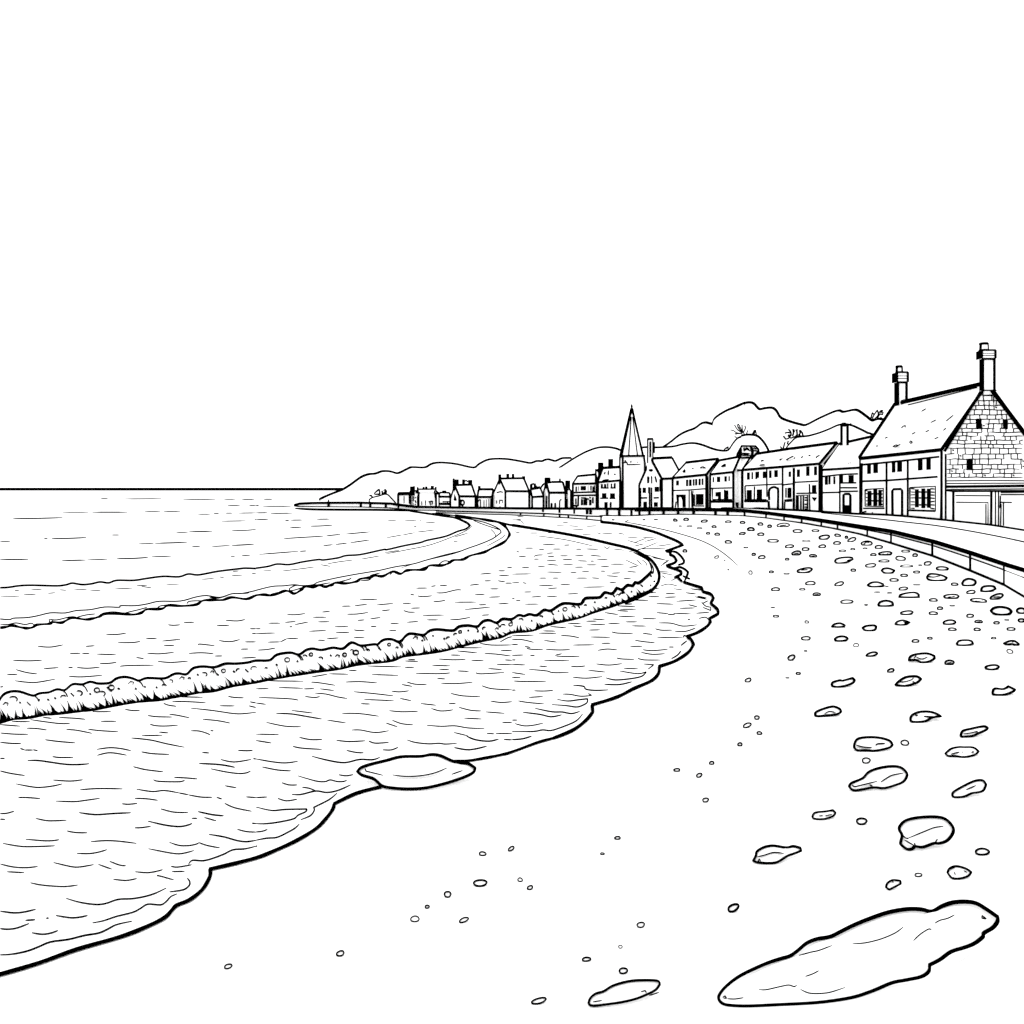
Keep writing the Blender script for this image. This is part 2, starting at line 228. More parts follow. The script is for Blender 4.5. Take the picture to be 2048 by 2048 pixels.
sea.ribs('A', "0 1048 70 1053 105 1042 200 1038 280 1025 380 1002 490 1003 575 985 680 978 790 958 900 960 910 948 1020 948 1110 935 1200 915 1360 913 1480 882 1560 872 1660 885 1750 858 1830 855 1932 833", 2.1, g, taper=False)
sea.ribs('B', "0 832 120 803 210 798 290 790 350 797 430 790 470 770 600 740 730 715 850 695 940 680 1050 655 1190 632 1300 600 1490 555 1600 515 1700 480 1790 440 1850 395 1830 365 1740 325 1640 300 1500 278", 2.0, g, taper=False)
sea.ribs('A', "0 1088 60 1090 120 1078 190 1090 235 1080 260 1095;375 1050 430 1055 530 1030;580 1035 650 1018 720 1010;770 1005 850 995 930 1003;950 1000 1040 980 1110 960;1190 965 1210 950 1280 940;1410 935 1430 915 1520 910;1580 885 1650 890 1720 870;1770 855 1850 855 1880 850;370 1048 375 1080 400 1060", 1.9, g)
sea.ribs('B', "110 862 180 845;260 835 300 828 350 810;265 850 250 820 300 795 360 800;480 795 570 800 590 780;790 760 850 755 870 740;860 720 940 700;1010 715 1040 685;1240 670 1300 650;1370 645 1420 610 1480 620;1530 605 1560 590;600 775 700 750 720 735;380 800 470 790 560 775", 1.9, g)
# curl of the near breaker round the bay
sea.ribs('C', "1045 845 1085 800 1108 755 1108 700 1080 640 1045 600 1000 570 900 520 740 480 500 425 250 380 0 340", 5.6, g, taper=False)
_p = smooth(PL('B', "1932 340 1900 335 1780 305 1660 290 1500 268 1330 250"), sub=5)
sea.rib(_p, [4.4 - 3.0 * i / len(_p) for i in range(len(_p))], g, taper=False)
sea.ribs('R6', "150 868 400 882 800 887 1400 890 1932 905", 4.2, g)
sea.ribs('R5', "0 897 300 905 620 948 900 985", 2.6, g)
sea.ribs('R5', "300 918 640 965 800 990 950 1010 1130 1060 1210 1130;1240 1050 1400 1110 1550 1160 1640 1189", 1.6, g)
sea.ribs('C', "850 932 960 885 1045 840 1090 790", 5.0, g)
sea.ribs('C', "1045 712 1052 735;1012 762 1024 778;1040 800 1050 790;1068 770 1080 760;1030 740 1034 752", 3, g)
sea.ribs('C', "1052 690 1050 655 1030 610 985 580 915 545", 2.6, g)
sea.ribs('C', "1060 710 1068 690 1062 655 1040 620", 2.2, g)
struct(sea.build('sea', M['water']))
# ------------------------------------------------------------------ breaking wave
base = smooth(PL('A', "-200 1870 0 1838 100 1812 230 1800 330 1780 450 1770 600 1752 700 1742 890 1705 1050 1680 1200 1668 1300 1650 1400 1630 1500 1612 1620 1600 1750 1565 1932 1535") + PL('B', "120 1510 300 1480 500 1450 620 1435 750 1405 870 1390 1030 1372 1110 1340 1250 1322 1400 1300 1560 1260 1700 1225 1850 1195 1932 1160") + PL('C', "150 1145 280 1100 500 1050 610 1010 750 965 870 920 960 880 1050 835"), sub=4)
top = smooth(PL('A', "-200 1690 -60 1660 0 1665 30 1620 80 1598 150 1600 245 1630 300 1612 370 1605 430 1582 490 1588 550 1543 620 1545 680 1525 740 1538 830 1533 880 1500 940 1488 1000 1500 1048 1517 1110 1497 1240 1500 1310 1468 1350 1462 1410 1468 1460 1422 1530 1410 1620 1415 1700 1388 1780 1388 1870 1380 1932 1365") + PL('B', "105 1362 160 1320 260 1305 325 1320 380 1285 430 1275 495 1285 580 1268 655 1275 720 1228 790 1252 895 1242 915 1250 960 1210 1020 1203 1085 1222 1140 1170 1180 1162 1265 1172 1310 1140 1370 1130 1485 1138 1530 1108 1600 1100 1670 1108 1710 1070 1760 1060 1815 1080 1860 1050 1932 1052") + PL('C', "50 1022 90 1030 130 1015 185 1022 240 982 290 988 350 950 400 932 515 938 550 895 620 890 665 885 700 850 755 858 790 815 830 828 870 795 910 800 930 772 960 775 1020 725 1055 690"), sub=4, corner=60)
def yat(c, x):
    for i in range(len(c) - 1):
        if c[i][0] <= x <= c[i + 1][0] and c[i + 1][0] > c[i][0]:
            return c[i][1] + (c[i + 1][1] - c[i][1]) * (x - c[i][0]) / (c[i + 1][0] - c[i][0])
    return c[0][1] if x < c[0][0] else c[-1][1]
def Dg(y, z=0.): return (EYE - z) * F / (y - HY)
def fD(x):
    yb, yt = yat(base, x), yat(top, x)
    db = Dg(yb); return yb, yt, db, db + min(.45 + .006 * db, .5 * (Dg(yt) - db))
def front(px, py, off=.012):
    yb, yt, db, dt = fD(px)
    t = (yb - py) / max(yb - yt, .01)
    return V(px, py, (db + (dt - db) * t) * (1 - .0015)) 
wv = MB()
xs = [-50 + i * 3.0 for i in range(int((1303 + 50) / 3))]
rows = []
for x in xs:
    yb, yt, db, dt = fD(x)
    a = V(x, yb, db); a.z = -.02
    t = V(x, yt, dt); k = Vector((t.x * 1.03, dt * 1.03 + .5, -.02))
    m1 = a.lerp(t, .5); m2 = t.lerp(k, .5); m2.z = t.z * .6
    rows.append((a, m1, t, m2, k))
i0 = len(wv.v)
for r in rows: wv.v += [Vector(p) for p in r]
for i in range(len(rows) - 1):
    for k in range(4):
        wv.f.append((i0 + 5 * i + k, i0 + 5 * i + 5 + k, i0 + 5 * i + 6 + k, i0 + 5 * i + 1 + k)); wv.m.append(0)
tp = [p for p in top if p[0] >= -50]
wv.line([V(p[0], p[1], fD(p[0])[3]) for p in tp], 6.4)
bp = [p for p in base if p[0] >= -50]
wv.rib([(p[0], p[1] - 1.8) for p in bp], [5.2 + 1.7 * math.sin(i * .7) + 1.0 * math.sin(i * 2.3) for i in range(len(bp))], front, taper=False)
x = -45.
while x < 1290:
    yb, yt, db, dt = fD(x); h = (yb - yt)
    hh = h * random.choice((.2, .3, .36, .5, .26, .16)) ; lean = -h * random.uniform(.05, .45) * random.choice((1, 1, 1, .3)); w = random.uniform(5, 13) * min(1, h / 40 + .2)
    c = lambda u: (x + lean * u * u, yb - 1 - hh * u)
    L = []; R = []
    for u in (0, .25, .5, .75, 1):
        cx, cy = c(u); ww = w * .5 * (1 - u) ** 1.3 + .3
        L.append(front(cx - ww, min(cy, yat(base, cx - ww)))); R.append(front(cx + ww, min(cy, yat(base, cx + ww))))
    for i in range(4): wv.face([L[i], R[i], R[i + 1], L[i + 1]], 1)
    x += random.uniform(4, 9) * min(1, h / 45 + .35)
x = 5.
k = 0
while x < 1285:
    yb, yt, db, dt = fD(x); h = (yb - yt)
    kind = random.choice('occdltd'); cy = yb - h * random.uniform(.6, .8); s = h * random.uniform(.06, .11)
    if kind == 'o': P = [(x + s * 1.2 * math.cos(a * .6283), cy + s * math.sin(a * .6283)) for a in range(11)]
    elif kind == 'c':
        a0 = random.uniform(2, 4.5); P = [(x + s * 1.4 * math.cos(a0 + a * .5), cy + s * math.sin(a0 + a * .5)) for a in range(8)]
    elif kind == 'd': P = [(x, cy), (x + s * .7, cy + s * .4), (x + s, cy + s * .2)]
    elif kind == 'l': P = [(x, cy - s), (x + s, cy), (x + s * 2.2, cy + s * 1.1)]
    else: P = [(x, cy), (x + s, cy - s), (x + s * 2, cy - s * .7), (x + s * 1.8, cy + s * .4)]
    wv.rib(P, random.uniform(1.6, 3.0) if kind != 'd' else 3.5, front)
    x += random.uniform(9, 24) * min(1, h / 45 + .35)
# seams between billows of foam
for i in range(2, len(tp) - 2):
    a, b, c = tp[i - 2], tp[i], tp[i + 2]
    if b[1] > a[1] + .6 and b[1] > c[1] + .6 and random.random() < .6 and 10 < b[0] < 1260:
        h = fD(b[0])[0] - fD(b[0])[1]
        wv.rib([(b[0], b[1]), (b[0] + h * .12, b[1] + h * .1), (b[0] + h * .2, b[1] + h * .26)], 2.0, front)
w_o = wv.build('breaking_wave', M['foam']); struct(w_o)
# ------------------------------------------------------------------ the beach
shore = PL('E', "0 1797 290 1712 580 1608 900 1516 1100 1440 1240 1370 1300 1310 1335 1275 1430 1235 1520 1165 1570 1090 1588 1040 1583 1003 1750 965") + PL('F', "0 918 130 868 300 790 450 700 530 620 580 550 590 510 760 430 940 383")
shore2 = PL('F', "1490 188 1600 185 1750 160 1850 140") + PL('G', "0 118 200 45 330 8") + PL('C', "470 1880 560 1810 610 1750 605 1695 740 1655 830 1620 920 1572 1050 1515 1105 1460 1112 1405 1230 1365 1330 1300 1370 1240 1350 1200 1320 1180 1400 1150 1470 1105 1497 1070 1490 1045 1555 1010 1550 975 1500 930 1520 890 1500 860 1440 840 1430 810 1300 770")
shore3 = PL('S', "1190 1045 1130 985 1190 955 1190 915 1120 885 1030 855 985 835 1090 800 1125 765 1090 710 1035 680 1045 640 975 635 1080 600 1215 550 1130 495 1000 440 850 380 700 335 520 290 300 255 90 232")
sm1, sm2, sm3 = smooth(shore, sub=5, corner=40), smooth(shore2, sub=5, corner=40), smooth(shore3, sub=4, corner=50)
wallb = PL('Z', "1204 1042.7") + PL('S', "90 155 500 158 750 145 1200 137 1500 142 1750 150 1932 153") + PL('C', "1750 275 1932 293") + PL('D', "130 310 250 330 410 357 540 380 750 430 930 483 1245 580 1530 690 1780 800 1932 885 2300 1090 2800 1390")
wallb_s = wallb[:1] + smooth(wallb[1:], sub=4)
mid = PL('F', "1000 392 1170 400 1300 380 1400 340 1470 260")
gb = ground_map(.02)
outline = [gb(*p) for p in sm1] + [gb(*p) for p in mid] + [gb(*p) for p in sm2] + [gb(*p) for p in sm3] + [gb(*p) for p in wallb_s]
outline += [Vector((14.5, 5, .02)), Vector((15, -40, .02)), Vector((-40, -40, .02)), Vector((-30, -6, .02)), Vector((-12, 1.5, .02)), Vector((-5.5, 4.9, .02))]
be = MB(); be.poly(outline)
be.ribs('E', "-500 1930 -200 1855 0 1797", 7.8, GB, taper=False)
def wprof(pts, a, b): return [a + (b - a) * i / max(1, len(pts) - 1) + .5 * math.sin(i * .8) for i in range(len(pts))]
be.rib(sm1, wprof(sm1, 8.0, 6.6), GB, taper=False, caps=True)
be.rib(sm2, wprof(sm2, 4.8, 5.6)[:30] + wprof(sm2, 7.0, 5.2)[30:], GB, taper=False, caps=True)
be.rib(sm3, 4.9, GB, taper=False, caps=True)
be.ribs('S', "1045 640 1120 650 1190 710 1230 770 1215 805 1145 825", 4.2, GB)
be.ribs('S', "1030 855 1100 870 1165 855 1230 880 1285 925 1265 985 1235 1050", 4.2, GB)
be.ribs('S', "1210 975 1260 1000 1315 1020;1090 1000 1130 975 1145 1010", 3.2, GB)
be.ribs('C', "848 316 930 330 1150 375 1350 430 1480 480 1580 540 1650 595 1705 645", 1.3, GB)
be.ribs('S', "410 235 440 220 465 208", 1.2, GB)
struct(be.build('beach', M['sand']))
# ------------------------------------------------------------------ sea walls and promenade
def interp(tab, x, k=1):
    if x <= tab[0][0]: a, b = tab[0], tab[1]
    elif x >= tab[-1][0]: a, b = tab[-2], tab[-1]
    else:
        for a, b in zip(tab, tab[1:]):
            if a[0] <= x <= b[0]: break
    return a[k] + (b[k] - a[k]) * (x - a[0]) / (b[0] - a[0])
UP = [(590, 1013, 1010), (600, 1014.2, 1007.2), (625, 1014.6, 1006), (660, 1014.8, 1005.5), (720, 1015.2, 1005.3), (780, 1017, 1007), (830, 1021.5, 1013.5), (900, 1022, 1014.8), (950, 1023, 1015.4), (1024, 1025, 1016.5),
      (1086, 1026.7, 1016.8), (1137, 1029.5, 1017), (1172, 1032, 1017.3), (1204, 1032.5, 1017.5), (1260, 1032.9, 1018), (1298, 1031, 1018), (1364, 1029.9, 1017.8), (1407, 1030.6, 1018),
      (1443, 1031.7, 1018.4), (1490, 1033, 1020.5), (1533, 1037.3, 1025), (1615.5, 1048.8, 1036), (1668.5, 1058.6, 1044.3), (1721.5, 1070, 1052.8), (1782.5, 1088, 1062.6),
      (1867.3, 1114.2, 1083.2), (1941.5, 1143.4, 1105.8), (2013, 1173.6, 1129.6), (2048, 1194.5, 1140.2), (2145, 1248.8, 1180), (2278, 1328, 1240), (2700, 1560, 1400)]
LO = [(872, 1026.5, 1021.3), (952, 1029, 1023.2), (1024, 1031, 1025), (1088, 1034.2, 1026.9), (1138, 1037, 1029.6), (1174, 1039.6, 1032), (1204, 1042.7, 1032.6)]
def wall(tab, name, label, top_back, caps, joints, jw, lw, cat='sea wall'):
    g2 = ground_map(0.0)
    n = 90; x0, x1 = tab[0][0], tab[-1][0]
    xs = sorted(set([t[0] for t in tab] + [x0 + (x1 - x0) * i / n for i in range(n + 1)]))
    m = MB(); root = thing(name, g2(tab[-1][0], tab[-1][1]), label, cat)
    bot = [g2(x, interp(tab, x, 1)) for x in xs]
    top = [V(x, interp(tab, x, 2), b.y) for x, b in zip(xs, bot)]
    for i in range(len(xs) - 1):
        m.face([bot[i] - Vector((0, 0, .3)), bot[i + 1] - Vector((0, 0, .3)), top[i + 1], top[i]])
        bk = [top[k] + Vector((.1, top_back, 0)) for k in (i, i + 1)]
        m.face([top[i], top[i + 1], bk[1], bk[0]])
        m.face([bk[0], bk[1], bk[1] - Vector((0, 0, 1)), bk[0] - Vector((0, 0, 1))])
    wm = m.build('wall_face', M['stonework'], root)
    c = MB(); K_ = lambda x: 1 + .7 * max(0, min(1, (x - 1500) / 300)) * (name == 'sea_wall')
    c.tube([t + (Vector((0, 0, EYE)) - t).normalized() * .05 for t in top], [lw[0] * .56 * K_(x) * p.y / F for p, x in zip(top, xs)])
    c.build('coping', M['stonework'], root)
    tc_ = lambda p: p + (Vector((0, 0, EYE)) - p).normalized() * .07
    b = MB(); b.tube([tc_(p) + Vector((0, 0, .02)) for p in bot], [lw[1] * .64 * K_(x) * p.y / F for p, x in zip(bot, xs)])
    if caps:
        b.line([tc_(t.lerp(q, caps)) for t, q, x in zip(top, bot, xs) if x > 1260], lw[1] * .75)
    b.build('footing', M['stonework'], root)
    for x in joints:
        p = g2(x, interp(tab, x, 1)); q = V(x, interp(tab, x, 2), p.y)
        j = MB(); w = jw * p.y / F * .5 * INKW
        j.box((p.x - w, p.y - .08 - w, p.z), (p.x + w, p.y + .05, q.z), 1)
        j.build('pilaster', M['stonework'], root)
    return top
J = [T('R6', x, 0)[0] for x in (650, 1130, 1270, 1500, 1690)] + [T('R4', x, 0)[0] for x in (640, 885, 1105, 1290, 1345, 1590, 1770)] + \
    [T('S', x, 0)[0] for x in (500, 610, 750, 945, 1145, 1357, 1660, 1827)] + [T('R2', x, 0)[0] for x in (240, 500, 718, 930, 1168)] + \
    [T('D', x, 0)[0] for x in (528, 753, 932, 1243, 1530, 1788)] + [2100, 2200]
wall(UP, 'sea_wall', 'long curving sea wall of upright panels with a thick dark coping above the pebbly beach', .35, .27, J, 3.6, (5.2, 3.6))
wall(LO, 'sea_wall', 'short lower retaining wall at the water below the far row of houses', 5.0, 0, [T('R4', x, 0)[0] for x in (305, 650, 885, 1015, 1290, 1503)], 2.6, (3.2, 3.4))
BASE = [(580, 1010, 154), (640, 1006, 154), (780, 1007.5, 151), (796, 1013.5, 137), (900, 1014.6, 131), (1000, 1016, 129), (1100, 1016.5, 127), (1200, 1017, 124), (1300, 1016, 121), (1410, 1015.5, 116), (1485, 1017, 108),
        (1610, 1022.6, 92), (1700, 1028.4, 83), (1720, 1029.3, 81), (1771.7, 1031, 76.7), (1815, 1034.2, 73), (1880, 1040.6, 68), (1982.6, 1051.6, 65), (2048, 1062, 63.3), (2150, 1078, 60), (2300, 1105, 56), (2700, 1170, 50)]
def land_pts(x):
    D = Dg(interp(UP, x, 1)); a = V(x, interp(UP, x, 2), D) + Vector((.05, .1, -.03))
    return a, V(x, interp(BASE, x, 1), interp(BASE, x, 2))
def land_map(px, py):
    a, b = land_pts(px); lo, hi = 0., 1.
    for _ in range(30):
        s = (lo + hi) / 2; p = a.lerp(b, s)
        if HY + F * (EYE - p.z) / p.y > py: lo = s
        else: hi = s
    return a.lerp(b, (lo + hi) / 2) + Vector((0, 0, .02))
rd = MB()
xs = [592 + (2700 - 592) * i / 140 for i in range(141)]
for x, y in zip(xs, xs[1:]):
    a, b = land_pts(x); c, d = land_pts(y)
    for k in range(3):
        rd.face([a.lerp(b, k / 3), c.lerp(d, k / 3), c.lerp(d, (k + 1) / 3), a.lerp(b, (k + 1) / 3)])
    b2 = Vector((b.x + 6, max(b.y + 12, 160), .35)); d2 = Vector((d.x + 6, max(d.y + 12, 160), .35))
    rd.face([b, d, d2, b2])
    rd.face([b2, d2, d2 * 3.5 - Vector((0, 0, d2.z * 3.2)), b2 * 3.5 - Vector((0, 0, b2.z * 3.2))])
kb = []
for i in range(150):
    x = 818 + (2300 - 818) * i / 149
    kb.append(V(x, interp(BASE, x, 1), interp(BASE, x, 2)) + Vector((-.17 * max(0, min(1, (x - 1450) / 100)), -.12, .03)))
rd.tube(kb, [(3.2 if p.y > 105 else 7.0) * 1.1 * .5 * p.y / F for p in kb])
rd.rib(smooth(PL('D', "400 249 700 280 1050 320 1290 348 1600 400 1932 468 2300 560"), sub=5), 1.6, land_map)
struct(rd.build('promenade', M['road']))
# ------------------------------------------------------------------ hills
def hill(ridge, Da, Db_, start=None, w=4.6, foot=.55, end=None):
    m = MB(); n = len(ridge); P = []
    for i, (x, y) in enumerate(ridge):
        P.append(V(x, y, Da + (Db_ - Da) * i / (n - 1)))
    for i in range(n - 1):
        q = []
        for p in (P[i], P[i + 1]):
            fd = max(158, p.y * foot); f0 = Vector((p.x * fd / p.y, fd, -.5))
            mm = p.lerp(f0, .5); mm.z = p.z * .62 + .2
            bk = Vector((p.x * 1.3, p.y * 1.3, -1)); q.append((f0, mm, p, p.lerp(bk, .5) + Vector((0, 0, p.z * .1)), bk))
        for k in range(4): m.face([q[0][k], q[1][k], q[1][k + 1], q[0][k + 1]])
    s = 0 if start is None else start; e = n if end is None else end
    m.line([p + Vector((0, -w * .55 * p.y / F * 1.6, w * .2 * p.y / F)) for p in P[s:e]], w * 1.25)
    o = struct(m.build('hill', M['hill'])); return P
h1 = smooth(PL('R6', "530 740 600 705 760 640 870 595 990 520 1120 425 1200 385 1270 368 1350 362 1440 330 1510 325 1580 335 1660 358 1730 340 1830 290") + PL('R5', "330 268 520 272 620 220 720 200 850 205 1000 225 1240 275 1330 220 1450 160 1580 143 1750 150 1932 180") + PL('R4', "450 355 550 325 620 328 710 300 820 325 920 285 1000 280 1100 285 1300 330 1600 420"), sub=4)
hill(h1, 185, 620, end=len(h1) - 10, foot=.5)
h3 = smooth(PL('R3', "300 1000 600 870 740 795 850 720 950 640 1050 585 1170 540 1260 475 1310 460 1360 470 1415 485 1450 400 1600 300 1750 240 1850 190") + PL('R2', "60 245 200 180 290 160 340 175 405 240 480 230 560 225 610 260 660 340 760 385 900 425 980 430 1150 345 1350 260 1420 275 1550 250 1610 265 1700 330 1775 380 1900 365 2300 500 3000 520 3800 700"), sub=4)
hill(h3, 700, 900, w=4.8, foot=.6, start=8)
h2 = smooth(PL('R4', "700 540 880 430 1080 300 1200 230 1300 180 1450 128 1600 120 1720 140 1810 170") + PL('R3', "300 850 450 805 600 805 700 803 880 790 1000 760 1130 745 1250 765 1400 820 1500 845 1600 850 1650 825 1700 750 1760 680 1830 650") + PL('R2', "200 560 290 550 380 565 450 630 500 710 530 800 600 1100"), sub=4)
hill(h2, 420, 470, w=4.6, start=4)
h4 = smooth(PL('R2', "640 900 740 715 800 640 870 580 1000 565 1130 530 1250 485 1380 430 1500 430 1620 480 1720 530 1790 555 2300 800"), sub=4)
hill(h4, 330, 300, w=4.4)
# ------------------------------------------------------------------ buildings
def yb_at(x): return interp(BASE, x, 1)
class Block: pass
def block(name, label, t, E0, E1, R0, R1, Da, Db_, h0, h1, B0=None, B1=None, E0b=None, E1b=None, w=4.4, ew=5.2, verge=(1, 1), rw=None, cat='house', group=None, roofmat='roof', base=True, bline=0, rear=True):
    e0p, e1p, r0p, r1p = T(t, *E0), T(t, *E1), T(t, *R0), T(t, *R1)
    b = Block(); b.t = t
    y0 = T(t, 0, B0)[1] if B0 else yb_at(e0p[0]); y1 = T(t, 0, B1)[1] if B1 else yb_at(e1p[0])
    e0, e1 = V(*e0p, Da), V(*e1p, Db_); b0, b1 = V(e0p[0], y0, Da), V(e1p[0], y1, Db_)
    r0, r1 = V(*r0p, Da + h0), V(*r1p, Db_ + h1)
    def back(e, r, Eb, D, h):
        if Eb: return V(*T(t, *Eb), D + 2 * h)
        q = r * 2 - e; q.z = e.z; return q
    k0, k1 = back(e0, r0, E0b, Da, h0), back(e1, r1, E1b, Db_, h1)
    c0, c1 = Vector((k0.x, k0.y, b0.z)), Vector((k1.x, k1.y, b1.z))
    if E0b: c0.z = EYE - (yb_at(T(t, *E0b)[0]) + bline - HY) * c0.y / F
    if E1b: c1.z = EYE - (yb_at(T(t, *E1b)[0]) + bline - HY) * c1.y / F
    root = thing(name, b0.lerp(b1, .5), label, cat, group); b.root = root
    wm = MB()
    dn = Vector((0, 0, -.4))
    wm.face([b0 + dn, b1 + dn, e1, e0]); wm.face([c1 + dn, c0 + dn, k0, k1])
    wm.poly_any([b0 + dn, e0, r0, k0, c0 + dn]); wm.poly_any([b1 + dn, e1, r1, k1, c1 + dn])
    wm.line([b0, e0], w); wm.line([b1, e1], w)
    if verge[0] == 2: wm.line([c0, k0], w)
    if verge[1] == 2: wm.line([c1, k1], w)
    b.wall = wm.build('wall', M['plaster'], root)
    rf = MB()
    n = (e1 - e0).cross(r0 - e0).normalized()
    if n.z < 0: n = -n
    up = Vector((0, 0, .03))
    rf.slab([e0 + up, e1 + up, r1 + up, r0 + up], .07); rf.slab([k0 + up, k1 + up, r1 + up, r0 + up], .06)
    rf.line([e0 + up, e1 + up], ew); rf.line([r0 + up * 3, r1 + up * 3], (rw or ew) * 1.12)
    for i, (e, r, k) in enumerate(((e0, r0, k0), (e1, r1, k1))):
        if verge[i]: rf.line([e + up, r + up * 2], ew * (.9 if verge[i] < 3 else 1.5))
        if verge[i] >= 2: rf.line([r + up * 2, k + up], ew * (.9 if verge[i] < 3 else 1.5))
    b.roofp = (e0, e1, r1, r0, n); b.rf = rf
    b.wmap = plane_map(b0, (b1 - b0).cross(e0 - b0), .03)
    b.g0 = plane_map(b0, (c0 - b0).cross(e0 - b0), .03); b.g1 = plane_map(b1, (c1 - b1).cross(e1 - b1), .03)
    b.rmap = plane_map(e0 + up + n * .07, n, .24)
    b.D = (Da + Db_) / 2; b.Da = Da; b.Db = Db_; b.h0 = h0; b.h1 = h1
    return b
def fin(b): b.roof = b.rf.build('roof', M['roof'], b.root)
def winpoly(b, mp, pts, name='window', label=None, m=None, extra=None):
    # a pane set 4 cm proud of the wall it hangs in
    P = [mp(*T(b.t, *p)) for p in pts]; n = mp.n
    q = MB(); F_ = [p + n * .015 for p in P]; K = [p - n * .06 for p in P]
    q.poly_any(F_, 1)
    for i in range(len(P)):
        j = (i + 1) % len(P); q.face([F_[i], F_[j], K[j], K[i]], 1)
    if extra: extra(q)
    o = q.build(name, M['plaster'], b.root, ink=GL)
    if label: o['label'] = label
    return o
def wins(b, mp, rects, slant=0.):
    for r in rects:
        x0, y0, x1, y1 = r; dy = slant * (x1 - x0)
        winpoly(b, mp, [(x0, y0), (x1, y0 - dy), (x1, y1 - dy), (x0, y1)])
def marks(b, data, w, mp, name, sm=False, taper=False, parent=None, label=None):
    if name in ('shop_post', 'threshold', 'sill', 'downpipe', 'drainpipe', 'shop_window', 'label_mould', 'corner_post') and ';' in data:
        for d in data.split(';'): marks(b, d, w, mp, name, sm, taper, parent, label)
        return
    q = MB(); q.ribs(b.t, data, w * .92, mp, sm, taper=taper)
    return q.build(name, M['plaster'], parent or b.root)
def chim(b, D, rect, t=None, solid=False, pots=(), cap=None, w=3.2, ext=.8, dep=None, dark=False):
    t = t or b.t
    x0, y0 = T(t, rect[0], rect[1]); x1, y1 = T(t, rect[2], rect[3])
    if solid: x0 -= .6; x1 += .6; y0 -= .6
    a = V(x0, y1, D); c = V(x1, y0, D); dx = dep or (c.x - a.x)
    q = MB(); m = 1 if solid else 0
    q.box((a.x, D, a.z - ext), (c.x, D + dx, c.z), m)
    if not solid:
        for X in (a.x, c.x): q.line([Vector((X, D - .02, a.z)), Vector((X, D - .02, c.z))], w)
        q.line([Vector((a.x, D - .02, c.z)), Vector((c.x, D - .02, c.z))], w)
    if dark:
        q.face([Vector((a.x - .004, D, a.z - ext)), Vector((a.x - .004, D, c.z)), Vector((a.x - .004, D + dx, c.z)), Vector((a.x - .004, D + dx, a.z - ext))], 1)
    o = q.build('chimney', M['stonework'], b.root)
    if cap:
        X0, Y0 = T(t, cap[0], cap[1]); X1, Y1 = T(t, cap[2], cap[3]); A = V(X0, Y1, D - .15); C = V(X1, Y0, D - .15)
        k = MB(); k.box((A.x, D - .15, A.z), (C.x, D + dx + .15, C.z), 0)
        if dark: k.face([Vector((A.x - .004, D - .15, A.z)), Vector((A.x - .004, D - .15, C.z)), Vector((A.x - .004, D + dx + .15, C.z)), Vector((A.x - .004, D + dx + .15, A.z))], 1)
        for X in (A.x, C.x): k.line([Vector((X, D - .17, A.z)), Vector((X, D - .17, C.z))], w * .9)
        for u, ww in ((0, .55), (.36, .3), (.62, .25), (1, .75)):
            z = A.z + (C.z - A.z) * u; k.line([Vector((A.x, D - .17, z)), Vector((C.x, D - .17, z))], w * ww)
        k.build('chimney_cap', M['stonework'], o)
    for p in pots:
        X0, Y0 = T(t, p[0], p[1]); X1, Y1 = T(t, p[2], p[3]); A = V(X0, Y1, D); C = V(X1, Y0, D)
        k = MB(); r = (C.x - A.x) / 2; cx = (A.x + C.x) / 2; cy = D + dx / 2; N = 10
        for s in range(N):
            a0, a1 = 2 * math.pi * s / N, 2 * math.pi * (s + 1) / N
            f = lambda an, z, rr: Vector((cx + rr * math.cos(an), cy + rr * math.sin(an), z))
            k.face([f(a0, A.z - .1, r), f(a1, A.z - .1, r), f(a1, C.z, r * .85), f(a0, C.z, r * .85)], 1 if solid else 0)
            k.face([f(a0, C.z, r * .85), f(a1, C.z, r * .85), Vector((cx, cy, C.z - .01))], 1)
        if not solid:
            for z, rr in ((A.z, r), (C.z, r * .88)):
                k.line([f(2 * math.pi * s / 12, z, rr) for s in range(13)], w)
            for sx in (-1, 1): k.line([Vector((cx + sx * r, cy - .05, A.z)), Vector((cx + sx * r * .9, cy - .05, C.z))], w)
        k.build('chimney_pot', M['stonework'], o)
    return o
# --- stone gabled shop house at the right edge
b = block('cottage', 'big gabled corner cottage with coursed stone gable, shopfront beneath and two tall chimneys', 'R1', (95, 1185), (842, 1105), (425, 690), (1268, 497), 81, 68, -2.5, -2.5, E1b=(1725, 1120), w=4.6, ew=7.0, verge=(1, 2), rw=8.5)
b.rf.ribs('R1', "655 750 702 722;740 853 795 825;885 840 900 825 952 782;470 905 490 885 510 880 505 895;692 940 730 920;857 926 885 900;567 960 602 940;775 1004 815 985;318 998 348 983;235 1070 260 1065;390 1070 420 1075 465 1048;400 1065 425 1058 440 1062", 2.0, b.rmap)
b.rf.ribs('R1', "545 1033 560 1020 572 1033 560 1043 545 1033", 2.0, b.rmap)
b.rf.ribs('R1', "530 690 800 622 1172 528", 2.0, b.rmap, taper=False)
e0, e1, r1, r0, n = b.roofp
k1 = V(*T('R1', 1725, 1120), 63)
b.rf.line([r1 + Vector((-.1, -.1, 0)), k1 + Vector((0, -.1, 0))], 7.5)
b.rf.line([e0 + Vector((-.05, 0, .05)), r0 + Vector((-.05, 0, .1))], 8)
fin(b)
wins(b, b.wmap, [(158, 1243, 190, 1325), (215, 1232, 255, 1318), (385, 1215, 415, 1312), (435, 1210, 477, 1306), (625, 1188, 665, 1292), (703, 1187, 741, 1287)], .06)
wins(b, b.g1, [(1162, 815, 1210, 912), (1408, 820, 1452, 912), (1072, 1188, 1130, 1290)])
